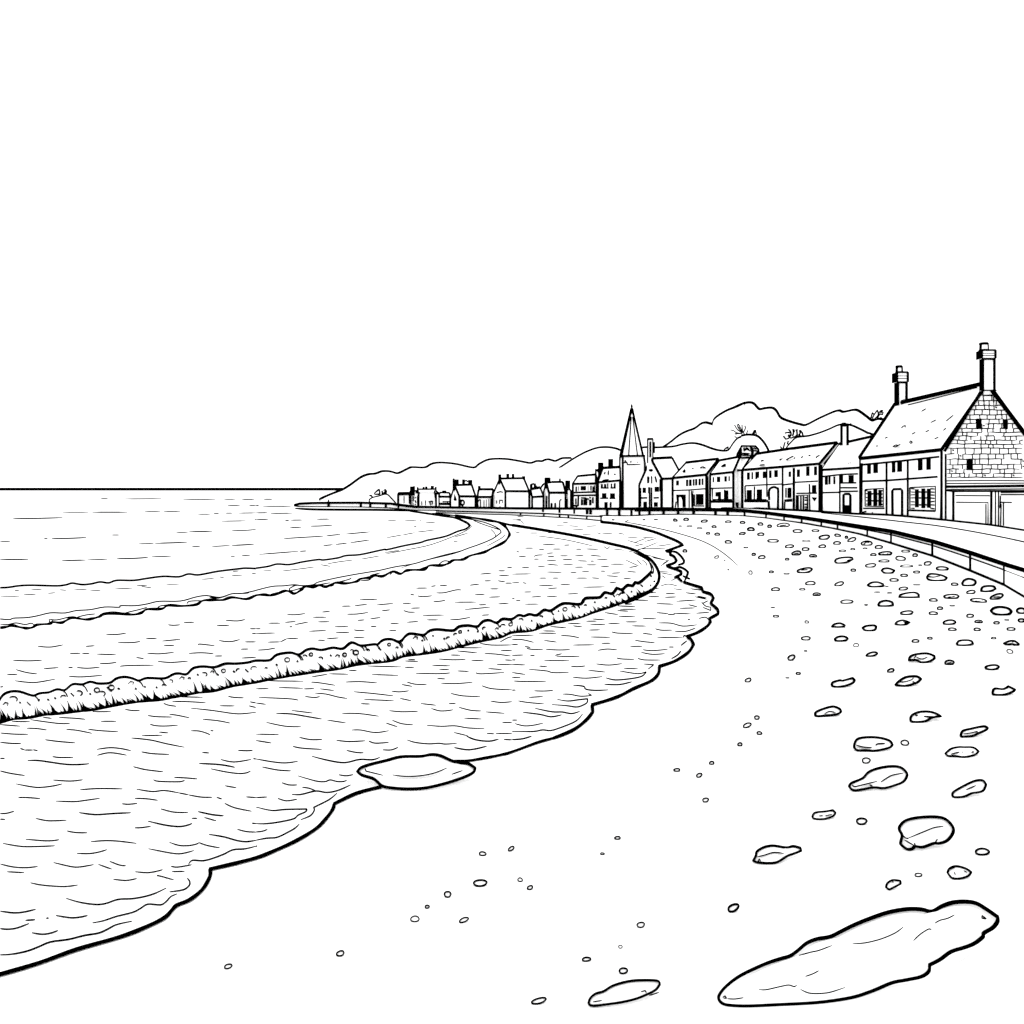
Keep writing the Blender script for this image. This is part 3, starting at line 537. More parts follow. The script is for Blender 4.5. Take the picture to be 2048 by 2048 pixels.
marks(b, "110 1240 440 1208 820 1166;110 1392 330 1385 805 1350;335 1222 335 1705;530 1205 530 1718;108 1225 103 1680", 3.6, b.wmap, 'timber_frame')
marks(b, "880 1140 880 1745;845 1130 835 1745", 3.6, b.g1, 'corner_post')
def lattice(b, fr, bars, ticks, sill):
    x0, y0, x1, y1 = fr
    q = MB()
    for (a, c, d, e) in bars:
        P = [b.wmap(*T(b.t, *p)) for p in ((a, c), (d, c), (d, e), (a, e))]; q.poly_any(P, 1)
    for i in range(ticks):
        yy = y0 + (y1 - y0) * (i + .5) / ticks + random.uniform(-4, 4)
        q.ribs(b.t, "%f %f %f %f" % (x0 + 8, yy, bars[0][0], yy + random.uniform(-6, 6)), 1.6, b.wmap)
        q.ribs(b.t, "%f %f %f %f" % (bars[-1][2] - 6, yy, x1 - 6, yy + random.uniform(-8, 8)), 2.2, b.wmap)
        for u, v in zip(bars, bars[1:]):
            if i % 2: q.ribs(b.t, "%f %f %f %f" % (u[2], yy, v[0], yy), 2.6, b.wmap)
    o = q.build('window', M['plaster'], b.root, ink=GL)
    marks(b, "%f %f %f %f %f %f %f %f %f %f" % (x0, y0 + 8, x1, y0 - 4, x1, y1 + 6, x0, y1, x0, y0 + 8), 2.4, b.wmap, 'frame', parent=o)
    marks(b, sill, 2.6, b.wmap, 'sill', parent=o)
lattice(b, (138, 1460, 305, 1620), [(160, 1480, 197, 1615), (213, 1462, 250, 1618), (260, 1470, 290, 1618)], 5, "120 1641 317 1641")
lattice(b, (550, 1442, 785, 1655), [(596, 1465, 632, 1632), (655, 1458, 692, 1640), (706, 1460, 742, 1636)], 7, "540 1660 785 1668")
marks(b, "390 1705 388 1480 400 1465 465 1463 478 1475 478 1708", 4.6, b.wmap, 'door')
marks(b, "108 1680 150 1668;200 1680 210 1682", 2.4, b.wmap, 'threshold')
marks(b, "868 1118 1000 905 1205 560", 5.2, plane_map(V(*T('R1', 1000, 905), 67), b.g1.n, .1), 'bargeboard')
# courses of stone on the gable
q = MB()
def lx(y): return 1200 + (y - 530) / -1.676 * -1 * -1 if False else (1215 - (y - 530) / 1.65 if y < 1105 else 880)
def rx(y): return min(1605, 1335 + (y - 520) / 1.62)
ys = [602, 650, 695, 735, 778, 820, 862, 905, 942, 975, 1015, 1050, 1088, 1140, 1188, 1238, 1280, 1320, 1355]
for i, y in enumerate(ys):
    a, c = lx(y) + 14, rx(y) - 16
    x = a; P = []
    while x < c:
        P.append((x, y + random.uniform(-4, 4))); x += random.uniform(35, 80)
        if random.random() < .12 and len(P) > 1:
            q.rib([T('R1', *p) for p in P], 1.5, b.g1); P = []
    P.append((c, y + random.uniform(-3, 3)))
    if len(P) > 1: q.rib([T('R1', *p) for p in P], 1.5, b.g1)
    if i + 1 < len(ys):
        x = a + random.uniform(15, 60)
        while x < c - 10:
            yy = ys[i + 1]
            if random.random() < .87:
                d = random.uniform(-5, 5)
                q.rib([T('R1', x, y), T('R1', x + d * .3, (y + yy) / 2), T('R1', x + d, yy)], 1.4, b.g1)
                if random.random() < .1: q.rib([T('R1', x + 12, y + 14), T('R1', x + 28, y + 22)], 2, b.g1)
            x += random.uniform(38, 100)
q.ribs('R1', "1222 560 1222 610;1320 560 1322 690;1222 603 1325 603", 1.8, b.g1)
q.build('stone_courses', M['stonework'], b.root)
marks(b, "885 1388 1220 1384 1800 1388;890 1412 1800 1408;890 1468 1800 1460", 1.7, b.g1, 'fascia')
marks(b, "885 1442 1800 1432", 5.0, b.g1, 'cornice'); marks(b, "890 1475 940 1483;940 1483 1800 1480", 3.6, b.g1, 'shop_lintel')
marks(b, "950 1485 950 1748;1300 1480 1298 1790", 4.6, b.g1, 'shop_post'); marks(b, "1338 1480 1338 1795;1366 1480 1366 1798;1390 1600 1385 1800", 2.2, b.g1, 'shop_post')
marks(b, "970 1523 1285 1525;975 1585 1270 1587 1270 1790;1250 1600 1250 1788", 1.9, b.g1, 'shop_window'); marks(b, "1385 1515 1700 1515;1385 1495 1700 1492;1385 1585 1490 1587;1412 1590 1412 1800;1385 1525 1380 1640", 2.2, b.g1, 'shop_window')
chim(b, 64.9, (1222, 265, 1328, 552), ext=.02, cap=(1212, 185, 1338, 262), pots=[(1213, 122, 1282, 185)], w=4.8, dep=.5, dark=True)
marks(b, "1205 555 1350 555", 2.4, plane_map(V(*T('R1', 1222, 555), 64.85), Vector((0, 1, 0)), .03), 'chimney_foot')
chim(b, 77.4, (440, 480, 520, 695), ext=.02, cap=(432, 388, 532, 478), pots=[(444, 332, 492, 388)], w=4.8, dep=.75, dark=True)
# --- terrace running along the promenade
b = block('cottage', 'two-storey cottage between the big stone-gabled cottage and the long terrace, arched door', 'R2', (1175, 968), (1640, 940), (1385, 665), (1830, 565), 89, 83.5, .3, -1.5, B0=1465, B1=1497, ew=4.8, w=4.2, rw=6.2)
b.rf.ribs('R2', "1375 785 1412 770;1380 848 1415 835;1480 885 1500 870 1530 865;1505 882 1530 862", 2.3, b.rmap); fin(b)
wins(b, b.wmap, [(1205, 1050, 1240, 1145), (1250, 1045, 1272, 1140), (1308, 1045, 1330, 1138), (1388, 1030, 1424, 1120), (1492, 1030, 1552, 1122)], .03)
marks(b, "1180 1045 1400 1020 1605 1012;1180 1240 1380 1235;1385 1225 1605 1222;1390 1180 1595 1180;1385 1025 1385 1485;1385 1122 1585 1120", 2.8, b.wmap, 'timber_frame')
marks(b, "1430 1490 1430 1265 1450 1255 1500 1255 1512 1270 1512 1490", 4.6, b.wmap, 'door_frame')
winpoly(b, b.wmap, [(1440, 1390), (1505, 1390), (1505, 1485), (1440, 1485)], 'door')
chim(b, 84, (1405, 425, 1480, 670), w=4.6, ext=.02, dep=.3, dark=True, pots=[(1425, 405, 1458, 428)])
b = block('terraced_house', 'right half of the long terrace, rendered front with tall shop window and dark casements', 'R2', (700, 930), (1140, 893), (835, 717), (1345, 650), 98, 90, .6, .6, B0=1447, B1=1468, ew=5.2, w=4.0, verge=(0, 1), rw=6.6)
b.rf.ribs('R2', "735 845 780 820 830 795;830 825 850 818;915 820 945 800;1005 798 1035 785;1098 825 1110 805 1145 787", 2.3, b.rmap)
b.rf.line([e + Vector((.45, -.05, 0)) for e in (b.roofp[1], b.roofp[2])], 3.4); fin(b)
wins(b, b.wmap, [(868, 960, 902, 1050), (980, 925, 1018, 1038), (1075, 925, 1108, 1030), (768, 985, 795, 1050), (755, 1180, 800, 1305), (1050, 1150, 1100, 1245)], .04)
marks(b, "830 940 830 1450", 4.6, b.wmap, 'drainpipe'); marks(b, "1165 900 1165 1468", 4, b.wmap, 'drainpipe')
marks(b, "705 1145 830 1130;840 1115 1120 1100;860 1248 1110 1245;1018 1135 1020 1240;1018 1258 1022 1450;735 1180 735 1300;715 1330 810 1320;715 1345 810 1340;720 1350 718 1445", 2.5, b.wmap, 'trim')
marks(b, "862 1450 862 1275 995 1270 995 1450;880 1280 882 1448;915 1280 915 1448;945 1280 945 1448;960 1300 992 1300;960 1330 992 1330;960 1380 992 1380;960 1412 990 1415;960 1440 990 1440", 2.8, b.wmap, 'shop_window')
winpoly(b, b.wmap, [(1045, 1295), (1110, 1298), (1095, 1325), (1078, 1345), (1060, 1318)], 'hanging_basket')
b = block('terraced_house', 'left half of the long terrace with a big arched carriage door in its front', 'R2', (218, 968), (700, 930), (398, 782), (835, 717), 108, 98, .9, .6, B0=1428, B1=1447, ew=5.2, w=4.8, verge=(1, 0), rw=6.6)
b.rf.ribs('R2', "430 860 450 850 468 855;412 908 480 900;535 832 565 826;655 848 690 822 722 800;738 845 760 835", 2.3, b.rmap)
b.rf.line([e + Vector((.5, -.05, 0)) for e in (b.roofp[0], b.roofp[3])], 3.2); fin(b)
wins(b, b.wmap, [(265, 997, 297, 1083), (320, 993, 337, 1078), (367, 988, 388, 1076), (392, 985, 410, 1060), (455, 985, 495, 1065), (532, 972, 560, 1063), (595, 968, 636, 1053), (262, 1208, 322, 1318), (383, 1202, 446, 1318)], .04)
marks(b, "240 1157 500 1143 700 1135;240 1160 245 1325;355 1165 352 1320;503 960 505 1290;235 1325 500 1325", 2.3, b.wmap, 'trim'); marks(b, "230 1342 520 1342", 4.8, b.wmap, 'window_ledge'); marks(b, "525 1340 530 1435", 4.6, b.wmap, 'buttress')
marks(b, "533 1330 530 1230 545 1190 590 1172 625 1185 640 1210 638 1440", 4.2, b.wmap, 'arched_door', sm=True)
# narrow link house with belfry dormer
b = block('terraced_house', 'narrow blank-fronted house with a dark belfry-like dormer on top', 'R2', (104, 975), (206, 970), (178, 832), (300, 828), 112.5, 109.5, 1.2, 1.2, B0=1422, B1=1428, ew=4.0, w=4.2, rw=4.6)
fin(b)
marks(b, "100 960 130 900 165 835;115 965 150 890 178 835", 2.2, b.rmap, 'verge_board')
q = MB(); Dm = 112.6
bp_ = lambda x, y, D=Dm: V(*T('R2', x, y), D)
fr = [(140, 822), (150, 770), (200, 675), (370, 678), (402, 715), (405, 765), (300, 860), (180, 850)]
A = [bp_(*p) for p in fr]; K = [p + Vector((.1, 1.4, 0)) for p in A]
q.poly_any(A)
for i in range(len(A)): q.face([A[i], A[(i + 1) % len(A)], K[(i + 1) % len(A)], K[i]])
q.poly_any(K)
q.line([p + Vector((0, -.05, 0)) for p in A[:6]], 4.0)
mm = plane_map(bp_(200, 750), Vector((0, 1, 0)), .06)
q.ribs('R2', "190 690 190 815;310 690 330 760 310 815;320 690 335 740 322 800", 4.6, mm)
q.ribs('R2', "200 785 310 790;165 818 310 815;195 765 300 768;235 740 260 700 290 720 250 715;230 690 232 740;345 700 385 712;340 730 390 735;400 740 350 790 300 850;385 770 330 830 290 870;150 790 185 720;160 810 190 760;290 740 300 725", 2.6, mm)
q.build('dormer', M['plaster'], b.root)
b = block('house', 'two-storey shop house with paned shopfront left of the narrow blank-fronted house', 'R3', (1385, 1168), (1702, 1135), (1520, 985), (1790, 935), 114, 110.5, .8, .8, B0=1625, B1=1620, ew=4.8, w=4.4, rw=5.6)
b.rf.ribs('R3', "1530 1055 1590 1020 1590 1050 1530 1055;1540 1050 1590 1040;1665 1018 1672 1015", 2.0, b.rmap); fin(b)
wins(b, b.wmap, [(1417, 1202, 1435, 1275), (1475, 1197, 1520, 1272), (1578, 1190, 1610, 1265), (1635, 1190, 1652, 1258), (1455, 1410, 1490, 1470), (1490, 1405, 1530, 1505), (1590, 1385, 1632, 1505)], .03)
marks(b, "1390 1358 1680 1350;1412 1365 1415 1512 1680 1512;1580 1375 1580 1510", 2.4, b.wmap, 'trim'); marks(b, "1385 1540 1700 1540", 4.8, b.wmap, 'window_ledge')
winpoly(b, b.wmap, [(1730, 1550), (1775, 1550), (1770, 1625), (1735, 1610)], 'wall_box')
b = block('house', 'house with black arched doorway and black shop window, next right of the church', 'R3', (865, 1218), (1330, 1170), (1050, 1015), (1495, 963), 118, 115, .8, .8, B0=1625, B1=1625, ew=5.2, w=4.4, rw=6.0)
b.rf.ribs('R3', "1000 1130 1032 1098 1032 1128 1000 1130;1010 1128 1030 1112;1130 1082 1155 1080;1238 1078 1280 1060 1320 1080;1290 1062 1300 1080", 2.2, b.rmap); fin(b)
wins(b, b.wmap, [(912, 1250, 950, 1318), (1048, 1238, 1078, 1328), (1090, 1235, 1125, 1325), (1142, 1232, 1165, 1320), (1175, 1228, 1203, 1318), (1222, 1225, 1250, 1315), (1265, 1222, 1288, 1312), (1185, 1435, 1290, 1585)], .02)
marks(b, "868 1387 1090 1380 1315 1362;1092 1390 1092 1620;1125 1390 1130 1620;1145 1440 1145 1640;1165 1440 1165 1600;1165 1600 1300 1600;1120 1410 1155 1405;1115 1440 1150 1430;1120 1475 1150 1470;900 1620 912 1540", 2.2, b.wmap, 'trim')
winpoly(b, b.wmap, [(912, 1442), (1045, 1442), (1045, 1620), (1000, 1620), (998, 1530), (985, 1485), (965, 1475), (950, 1485), (950, 1620), (928, 1620)], 'doorway')
marks(b, "1345 1190 1350 1625", 3.8, b.wmap, 'drainpipe')
# --- church
b = block('church', 'small church with tall pointed spire on a plain square tower beside its gabled nave', 'R3', (715, 1228), (1005, 1220), (565, 955), (855, 942), 121, 121.5, 1.5, 1.2, E0b=(405, 1310), B0=1628, B1=1628, ew=5.0, w=4.2, verge=(2, 1), rw=5.6, cat='church'); fin(b)
wins(b, b.g0, [(450, 1348, 495, 1420), (525, 1340, 555, 1425), (615, 1335, 675, 1405), (460, 1540, 510, 1628), (605, 1548, 658, 1610)])
winpoly(b, b.g0, [(532, 1110), (545, 1090), (562, 1083), (580, 1090), (592, 1110), (575, 1128), (548, 1125)])
for P in ([(510, 1200), (525, 1188), (543, 1205), (540, 1285), (512, 1288)], [(564, 1200), (573, 1182), (582, 1200), (584, 1290), (567, 1290)], [(612, 1195), (628, 1188), (645, 1235), (650, 1280), (630, 1272)]): winpoly(b, b.g0, P)
marks(b, "425 1490 515 1488;600 1490 675 1485;420 1350 420 1610;545 1420 545 1625;572 1345 572 1625;700 1240 705 1620;692 1230 692 1400", 3.0, b.g0, 'moulding')
chim(b, 122.3, (518, 668, 592, 1010), w=2.4, dep=.3)
marks(b, "556 710 556 930;508 680 590 676", 3.4, plane_map(V(*T('R3', 548, 800), 122.25), Vector((0, 1, 0)), .03), 'chimney_corner')
chim(b, 123.4, (562, 722, 618, 790), solid=True)
# tower
Dt = 127.; P = lambda x, y, D=Dt: V(*T('R3', x, y), D)
q = MB(); a = P(178, 1640); c = P(478, 915); dx = 2.8
q.box((a.x, Dt, a.z - .5), (c.x, Dt + dx, c.z))
for s in ((175, 920, 178, 1640), (468, 905, 482, 1020), (482, 1000, 480, 1640)): q.line([P(s[0], s[1], Dt - .05), P(s[2], s[3], Dt - .05)], 3.8)
q.line([P(160, 912, Dt - .1), P(485, 908, Dt - .1)], 4.2); q.line([Vector((a.x - .05, Dt + dx, a.z)), Vector((a.x - .05, Dt + dx, c.z))], 4.2); q.line([Vector((a.x - .05, Dt + dx, c.z)), P(160, 912, Dt - .1)], 4.2)
mm = plane_map(P(300, 1000), Vector((0, 1, 0)), .03)
q.ribs('R3', "158 1003 235 1000 240 1030 420 1028;205 995 215 965;285 1005 292 975;380 990 385 1002;210 990 235 995", 1.9, mm)
q.build('tower', M['stonework'], b.root)
sp = MB(); ap = P(300, 255, Dt + dx / 2); x0 = P(172, 905).x; x1 = P(462, 905).x; zb = P(172, 908).z; w_ = (x1 - x0) / 2; cx = (x0 + x1) / 2; cy = Dt + dx / 2
ring = [Vector((cx + w_ * 1.02 * math.cos(math.pi / 8 + k * math.pi / 4) / math.cos(math.pi / 8), cy + w_ * math.sin(math.pi / 8 + k * math.pi / 4) / math.cos(math.pi / 8), zb)) for k in range(8)]
for k in range(8): sp.face([ring[k], ring[(k + 1) % 8], ap])
for k in (3, 0): sp.line([ring[k], ap], 5.6); 
for k in (4, 7): sp.line([ring[k], ap], 5.0)
for k in (5, 6): sp.line([ring[k], ap.lerp(ring[k], .18)], 2.4)
sp.tube([ap - Vector((0, 0, 1.4)), ap], [.24, .12]); sp.line([ring[k] for k in (3, 4, 5, 6, 7, 0)], 3.6)
o = sp.build('spire', M['roof'], b.root)
f = MB(); f.tube([ap, ap + Vector((0, 0, .25)), ap + Vector((0, 0, .45)), ap + Vector((0, 0, .65))], [.1, .17, .13, .06]); f.build('finial', M['roof'], o)
# --- far houses, right to left
b = block('house', 'tall pale three-storey house with two black chimneys immediately left of the church tower', 'R4', (1452, 632), (1788, 602), (1528, 428), (1782, 412), 124, 124, 1.5, 1.5, B0=1015, B1=1015, ew=4.4, w=5.0, verge=(1, 1), rw=6)
b.rf.ribs('R4', "1560 470 1560 500;1612 450 1608 525;1690 510 1722 508;1520 600 1620 585;1540 500 1560 495", 2.2, b.rmap); fin(b)
wins(b, b.wmap, [(1497, 655, 1530, 718), (1545, 655, 1580, 718), (1592, 645, 1612, 715), (1645, 648, 1668, 715), (1690, 642, 1720, 715), (1515, 790, 1582, 860), (1635, 792, 1708, 862), (1550, 922, 1600, 1012)], 0)
winpoly(b, b.wmap, [(1630, 930), (1645, 915), (1662, 930), (1658, 1000), (1640, 1010), (1628, 990)])
marks(b, "1490 866 1610 864;1630 866 1715 866;1530 612 1780 600;1495 712 1615 714;1640 712 1720 712", 2.6, b.wmap, 'sill')
chim(b, 125.3, (1466, 338, 1534, 430), solid=True); chim(b, 125.6, (1618, 285, 1678, 425), solid=True)
marks(b, "1425 430 1420 640;1440 640 1470 520 1500 430;1445 430 1460 480", 3.4, plane_map(V(*T('R4', 1450, 500), 123.8), Vector((0, 1, 0)), .03), 'gutter')
b = block('house', 'low hipped shop house with two rows of dark paned windows, second left of the church', 'R4', (1082, 655), (1436, 648), (1150, 552), (1425, 525), 125.5, 125.5, 1.3, 1.3, B0=1010, B1=1015, ew=4.6, w=3.8, rw=5.4); fin(b)
wins(b, b.wmap, [(1120, 692, 1145, 765), (1160, 688, 1170, 755), (1198, 685, 1278, 748), (1305, 682, 1312, 755), (1340, 680, 1362, 750), (1395, 675, 1412, 762), (1115, 868, 1140, 955), (1200, 880, 1235, 970), (1240, 880, 1298, 970), (1322, 885, 1360, 970), (1200, 850, 1280, 872), (1325, 845, 1352, 870)], 0)
marks(b, "1090 782 1425 772;1095 825 1420 820;1085 790 1085 970 1150 990;1165 830 1160 985;1085 975 1160 975;1385 690 1385 760;1380 850 1380 940;1240 860 1320 880", 3.2, b.wmap, 'trim')
b = block('cottage', 'very narrow gabled cottage with a black chimney squeezed between two wider houses', 'R4', (1053, 762), (1062, 762), (1012, 700), (1022, 700), 126, 126.3, 1.0, 1.0, E0b=(972, 765), B0=1000, B1=1000, ew=3.6, w=3.2, verge=(2, 0)); fin(b)
marks(b, "997 875 997 1000;1010 720 1010 750", 2.2, b.g0, 'downpipe'); chim(b, 127.1, (977, 605, 1040, 720), solid=True)
b = block('cottage', 'gabled cottage with two tiny arched windows and thick dark eaves', 'R4', (728, 785), (972, 785), (690, 640), (935, 637), 127, 127, 1.4, 1.4, E0b=(655, 770), B0=1003, B1=1003, ew=5.0, w=3.4, verge=(2, 1), rw=4.5); fin(b)
for x in (752, 806): winpoly(b, b.wmap, [(x, 945), (x + 8, 932), (x + 22, 932), (x + 30, 948), (x + 28, 1003), (x, 1003)])
marks(b, "885 1003 888 910 900 890 915 885", 2.2, b.wmap, 'door', sm=True); marks(b, "692 830 690 1003", 3, b.g0, 'corner_post')
chim(b, 128.2, (667, 560, 748, 640), solid=True); chim(b, 128.6, (882, 575, 900, 620), solid=True)
marks(b, "770 625 920 622", 4.6, plane_map(V(*T('R4', 845, 622), 128.6), Vector((0, 1, 0)), .05), 'ridge_tiles')
b = block('cottage', 'tiny low cottage with sagging ridge between the wide plain house and the gabled cottage', 'R4', (478, 850), (645, 840), (455, 745), (600, 720), 128.5, 128.5, 1.5, 1.5, B0=1000, B1=1003, ew=4.4, w=3.4, rw=6.5); fin(b)
chim(b, 130, (448, 660, 480, 740), solid=True); chim(b, 130, (505, 648, 532, 730), solid=True)
marks(b, "448 690 470 658 510 650;530 680 560 715 600 720 640 660 680 640;580 745 620 800", 3.6, plane_map(V(*T('R4', 560, 700), 129.9), Vector((0, 1, 0)), .05), 'ridge_tiles')
b = block('house', 'wide plain house with blank side wall and four black chimneys on its ridge', 'R5', (1715, 614), (2069, 616), (1632, 436), (1990, 431), 129, 128.5, 1.6, 1.6, E0b=(1532, 660), B0=858, B1=862, ew=4.6, w=3.8, verge=(2, 1), rw=4.8); fin(b)
wins(b, b.g0, [(1578, 748, 1592, 795), (1622, 748, 1634, 802), (1668, 748, 1676, 790)]); marks(b, "1585 635 1640 618 1675 630;1622 745 1675 748;1625 840 1640 850", 2.0, b.g0, 'label_mould')
for r in ((1612, 365, 1650, 430), (1732, 355, 1768, 425), (1812, 358, 1845, 425), (1965, 392, 2008, 435)): chim(b, 130.4, r, solid=True)
b = block('cottage', 'low cottage with a picket-like row of thin tall windows under dark eaves', 'R5', (1300, 700), (1515, 700), (1318, 597), (1535, 597), 131.5, 131.5, 1.3, 1.3, B0=848, B1=852, ew=4.8, w=3.0, rw=5.6); fin(b)
wins(b, b.wmap, [(1338, 742, 1355, 840), (1390, 745, 1404, 842), (1425, 735, 1436, 840), (1462, 725, 1476, 845)], 0); marks(b, "1295 780 1330 740 1350 745;1300 800 1310 840;1500 720 1495 845", 2.4, b.wmap, 'trim'); chim(b, 133, (1310, 537, 1342, 600), solid=True)
b = block('cottage', 'steep-roofed cottage with a pointed gable window and three clustered black chimneys', 'R5', (1030, 690), (1272, 692), (962, 535), (1215, 525), 131, 131, 1.5, 1.5, E0b=(905, 720), B0=848, B1=850, ew=4.8, w=4.0, verge=(2, 1), rw=5.2); fin(b)
winpoly(b, b.g0, [(945, 745), (958, 655), (975, 690), (992, 748), (968, 757)]); marks(b, "1055 830 1055 770 1080 745 1100 765 1100 800 1080 820;1035 748 1065 745;1065 800 1080 840", 3.0, b.wmap, 'arched_door', sm=True)
for r in ((932, 425, 955, 530), (958, 440, 1015, 520), (1075, 440, 1108, 525), (1165, 448, 1218, 525)): chim(b, 132.4, r, solid=True)
marks(b, "1108 470 1130 450 1160 475", 2.8, plane_map(V(*T('R5', 1130, 460), 132.4), Vector((0, 1, 0)), .05), 'stay')
b = block('cottage', 'low wide cottage with banded walls, left of the steep-roofed cottage', 'R5', (728, 695), (892, 697), (738, 645), (885, 650), 134, 134, 1.0, 1.0, B0=842, B1=845, ew=4.4, w=2.6, rw=4.6); fin(b)
marks(b, "780 768 890 768;850 768 855 785;730 775 730 800", 1.8, b.wmap, 'trim'); marks(b, "728 800 890 802", 4.6, b.wmap, 'plinth'); chim(b, 135, (778, 605, 830, 640), solid=True)
marks(b, "680 600 700 620 740 648;680 640 720 655", 3.0, plane_map(V(*T('R5', 700, 630), 133.9), Vector((0, 1, 0)), .05), 'lean_to')
b = block('house', 'wide whitewashed house with a crowd of small chimneys along its roof edge', 'R5', (425, 640), (685, 640), (425, 600), (665, 598), 135, 135, 2.0, 2.0, E0b=(305, 605), B0=842, B1=845, ew=1.0, w=3.6, verge=(2, 1), rw=5.2); fin(b)
marks(b, "430 618 425 660 412 700 415 840;660 600 680 720 690 840;312 600 430 612;380 630 430 640;385 620 425 630", 3.4, plane_map(V(*T('R5', 430, 700), 134.9), Vector((0, 1, 0)), .05), 'corner_post')
wins(b, b.wmap, [(465, 762, 480, 820), (520, 748, 535, 820), (340, 790, 352, 840)], 0)
marks(b, "345 690 350 760;365 720 385 700;375 745 385 790;370 800 380 820;572 770 610 762 640 765;590 775 605 820;628 770 628 810", 2.2, plane_map(V(*T('R5', 430, 700), 134.8), Vector((0, 1, 0)), .05), 'trim')
for r in ((300, 545, 335, 600), (345, 540, 365, 600), (400, 555, 418, 595), (487, 550, 508, 595), (525, 545, 550, 595), (608, 535, 645, 590), (670, 550, 688, 600)): chim(b, 136.8, r, solid=True)
b = block('shed', 'small flat-roofed box-shaped building at the left end of the row', 'R5', (122, 660), (295, 655), (130, 648), (295, 645), 138, 137.5, 2, 2, B0=800, B1=800, ew=4.8, w=4.4, rw=4.0, cat='shed'); fin(b)
winpoly(b, b.wmap, [(200, 690), (216, 688), (216, 790), (202, 790)])
# domed mound of bushes left of the shed
q = MB(); D_ = 150.; P = [V(*p, D_) for p in smooth(PL('R6', "1265 800 1255 740 1300 710 1400 685 1510 660 1580 720 1645 790"), sub=4)]
cx = sum(p.x for p in P) / len(P); zb = P[0].z - .5
c_ = Vector((cx, D_ - 1.2, zb))
for i in range(len(P) - 1):
    for sgn in (-1, 1):
        a, bb = P[i], P[i + 1]; am = a.lerp(Vector((cx, D_, zb)), .4) + Vector((0, sgn * 1.4, 0)); bm = bb.lerp(Vector((cx, D_, zb)), .4) + Vector((0, sgn * 1.4, 0))
        q.face([a, bb, bm, am]); q.face([am, bm, Vector((cx, D_ + sgn * 2, zb))])
q.line(P, 3.8)
mm = plane_map(V(*T('R6', 1400, 620), D_ - .1), Vector((0, 1, 0)), .02)
q.ribs('R6', "1320 650 1400 580 1410 655 1325 660;1440 600 1450 650;1460 600 1495 590 1510 625 1470 640 1490 610;1430 655 1520 650;1250 680 1280 675 1300 705", 3.0, mm)
tag(q.build('bush', M['leaf'], org=Vector((cx, D_, zb))), 'domed bush with scribbled twigs on top, alone at the far left of the houses', 'bush')
q = MB(); q.line([V(*T('R6', 645, 790), 153), V(*T('R6', 645, 735), 153)], 2.6); q.line([V(*T('R6', 640, 790), 153), V(*T('R6', 650, 760), 153)], 3)
tag(q.build('mooring_post', M['stonework'], org=V(*T('R6', 645, 790), 153)), 'short dark post near the tip of the spit, far left', 'post')
# tufts of vegetation on the hills
def tuft(name, lab, cat, t, D, strokes, w, ctr):
    q = MB()
    for i, s in enumerate(strokes.split(';')):
        p = smooth(PL(t, s), sub=3)
        q.line([V(x, y, D + (i % 3) * .8) for x, y in p], w)
    o = q.build(name, M['leaf'], org=V(*T(t, *ctr), D)); return tag(o, lab, cat)
tuft('palm_tuft', 'spiky palm-like tuft fanning up from the top of the round hillock', 'plant', 'M', 436, "440 250 350 200 300 130 280 90;440 250 380 190 340 120 350 75;350 75 380 120 430 240;350 130 380 170;445 245 430 170 425 85;455 235 490 160 480 105;430 262 320 245 260 205 200 192;430 262 330 265 280 265;300 280 340 260;280 315 330 350;510 275 535 200;470 280 455 240;600 305 640 240 660 200;625 300 660 240 670 195;650 295 690 200 705 300;655 200 700 198", 2.2, (480, 300))
tuft('fern', 'single curled fern leaf at the foot of the round hillock', 'plant', 'M', 440, "75 600 100 550 160 515 150 545 110 550", 2.6, (75, 600))
tuft('shrub', 'dark bushy shrub on the hill edge behind the long terrace roof', 'shrub', 'M', 318, "1225 310 1270 370 1330 350 1370 280 1360 220 1320 180;1250 255 1310 240 1350 250;1310 320 1340 280;1410 170 1420 250 1400 310;1425 180 1435 240;1480 190 1490 280 1460 310;1460 200 1500 185;1525 220 1550 200 1590 250 1600 300;1520 290 1545 260 1550 210;1360 355 1450 320 1560 300", 3.2, (1420, 340))
tuft('sapling', 'pair of small leaves sprouting behind the long terrace roof ridge', 'plant', 'M', 300, "1165 510 1215 580;1215 580 1250 440 1265 435;1300 470 1320 400", 2.8, (1215, 585))
tuft('shrub', 'scribbled shrub on the skyline against the left slope of the stone-gabled cottage', 'shrub', 'R2', 850, "1760 345 1780 270 1800 300 1780 340;1800 300 1840 240 1850 300 1810 345;1850 290 1880 250 1905 245 1880 280;1840 340 1870 290 1900 300 1910 265;1760 350 1830 350 1890 330", 2.6, (1830, 350))
tuft('rooftop_post', 'tiny dark stub on the hill line right of the terrace chimney', 'post', 'R2', 297, "1520 435 1518 400;1510 430 1530 430", 3.0, (1520, 440))
# ------------------------------------------------------------------ stones on the beach
STN = []     # (2048 outline, weight, details, anchor text or None)
def ell(t, cx, cy, w, h, rot=0, wt=2.3, anchor=None, det=''):
    n = 20; a = math.radians(rot); P = []
    ph = (cx * 7.3 + cy * 3.1) % 6.28
    for k in range(n):
        u = 2 * math.pi * k / n; r = 1 + .05 * math.sin(2 * u + ph) + .035 * math.sin(3 * u + ph * 2)
        x, y = w / 2 * r * math.cos(u), h / 2 * r * math.sin(u)
        if h < 34: y = h / 2 * (abs(math.sin(u)) ** .92) * (1 if math.sin(u) > 0 else -1) * r
        P.append(T(t, cx + x * math.cos(a) - y * math.sin(a), cy + x * math.sin(a) + y * math.cos(a)))
    STN.append((P, wt, (t, det), anchor))
def pol(t, s, wt, anchor=None, det=''):
    STN.append((smooth(PL(t, s), closed=True, sub=4), wt, (t, det), anchor))
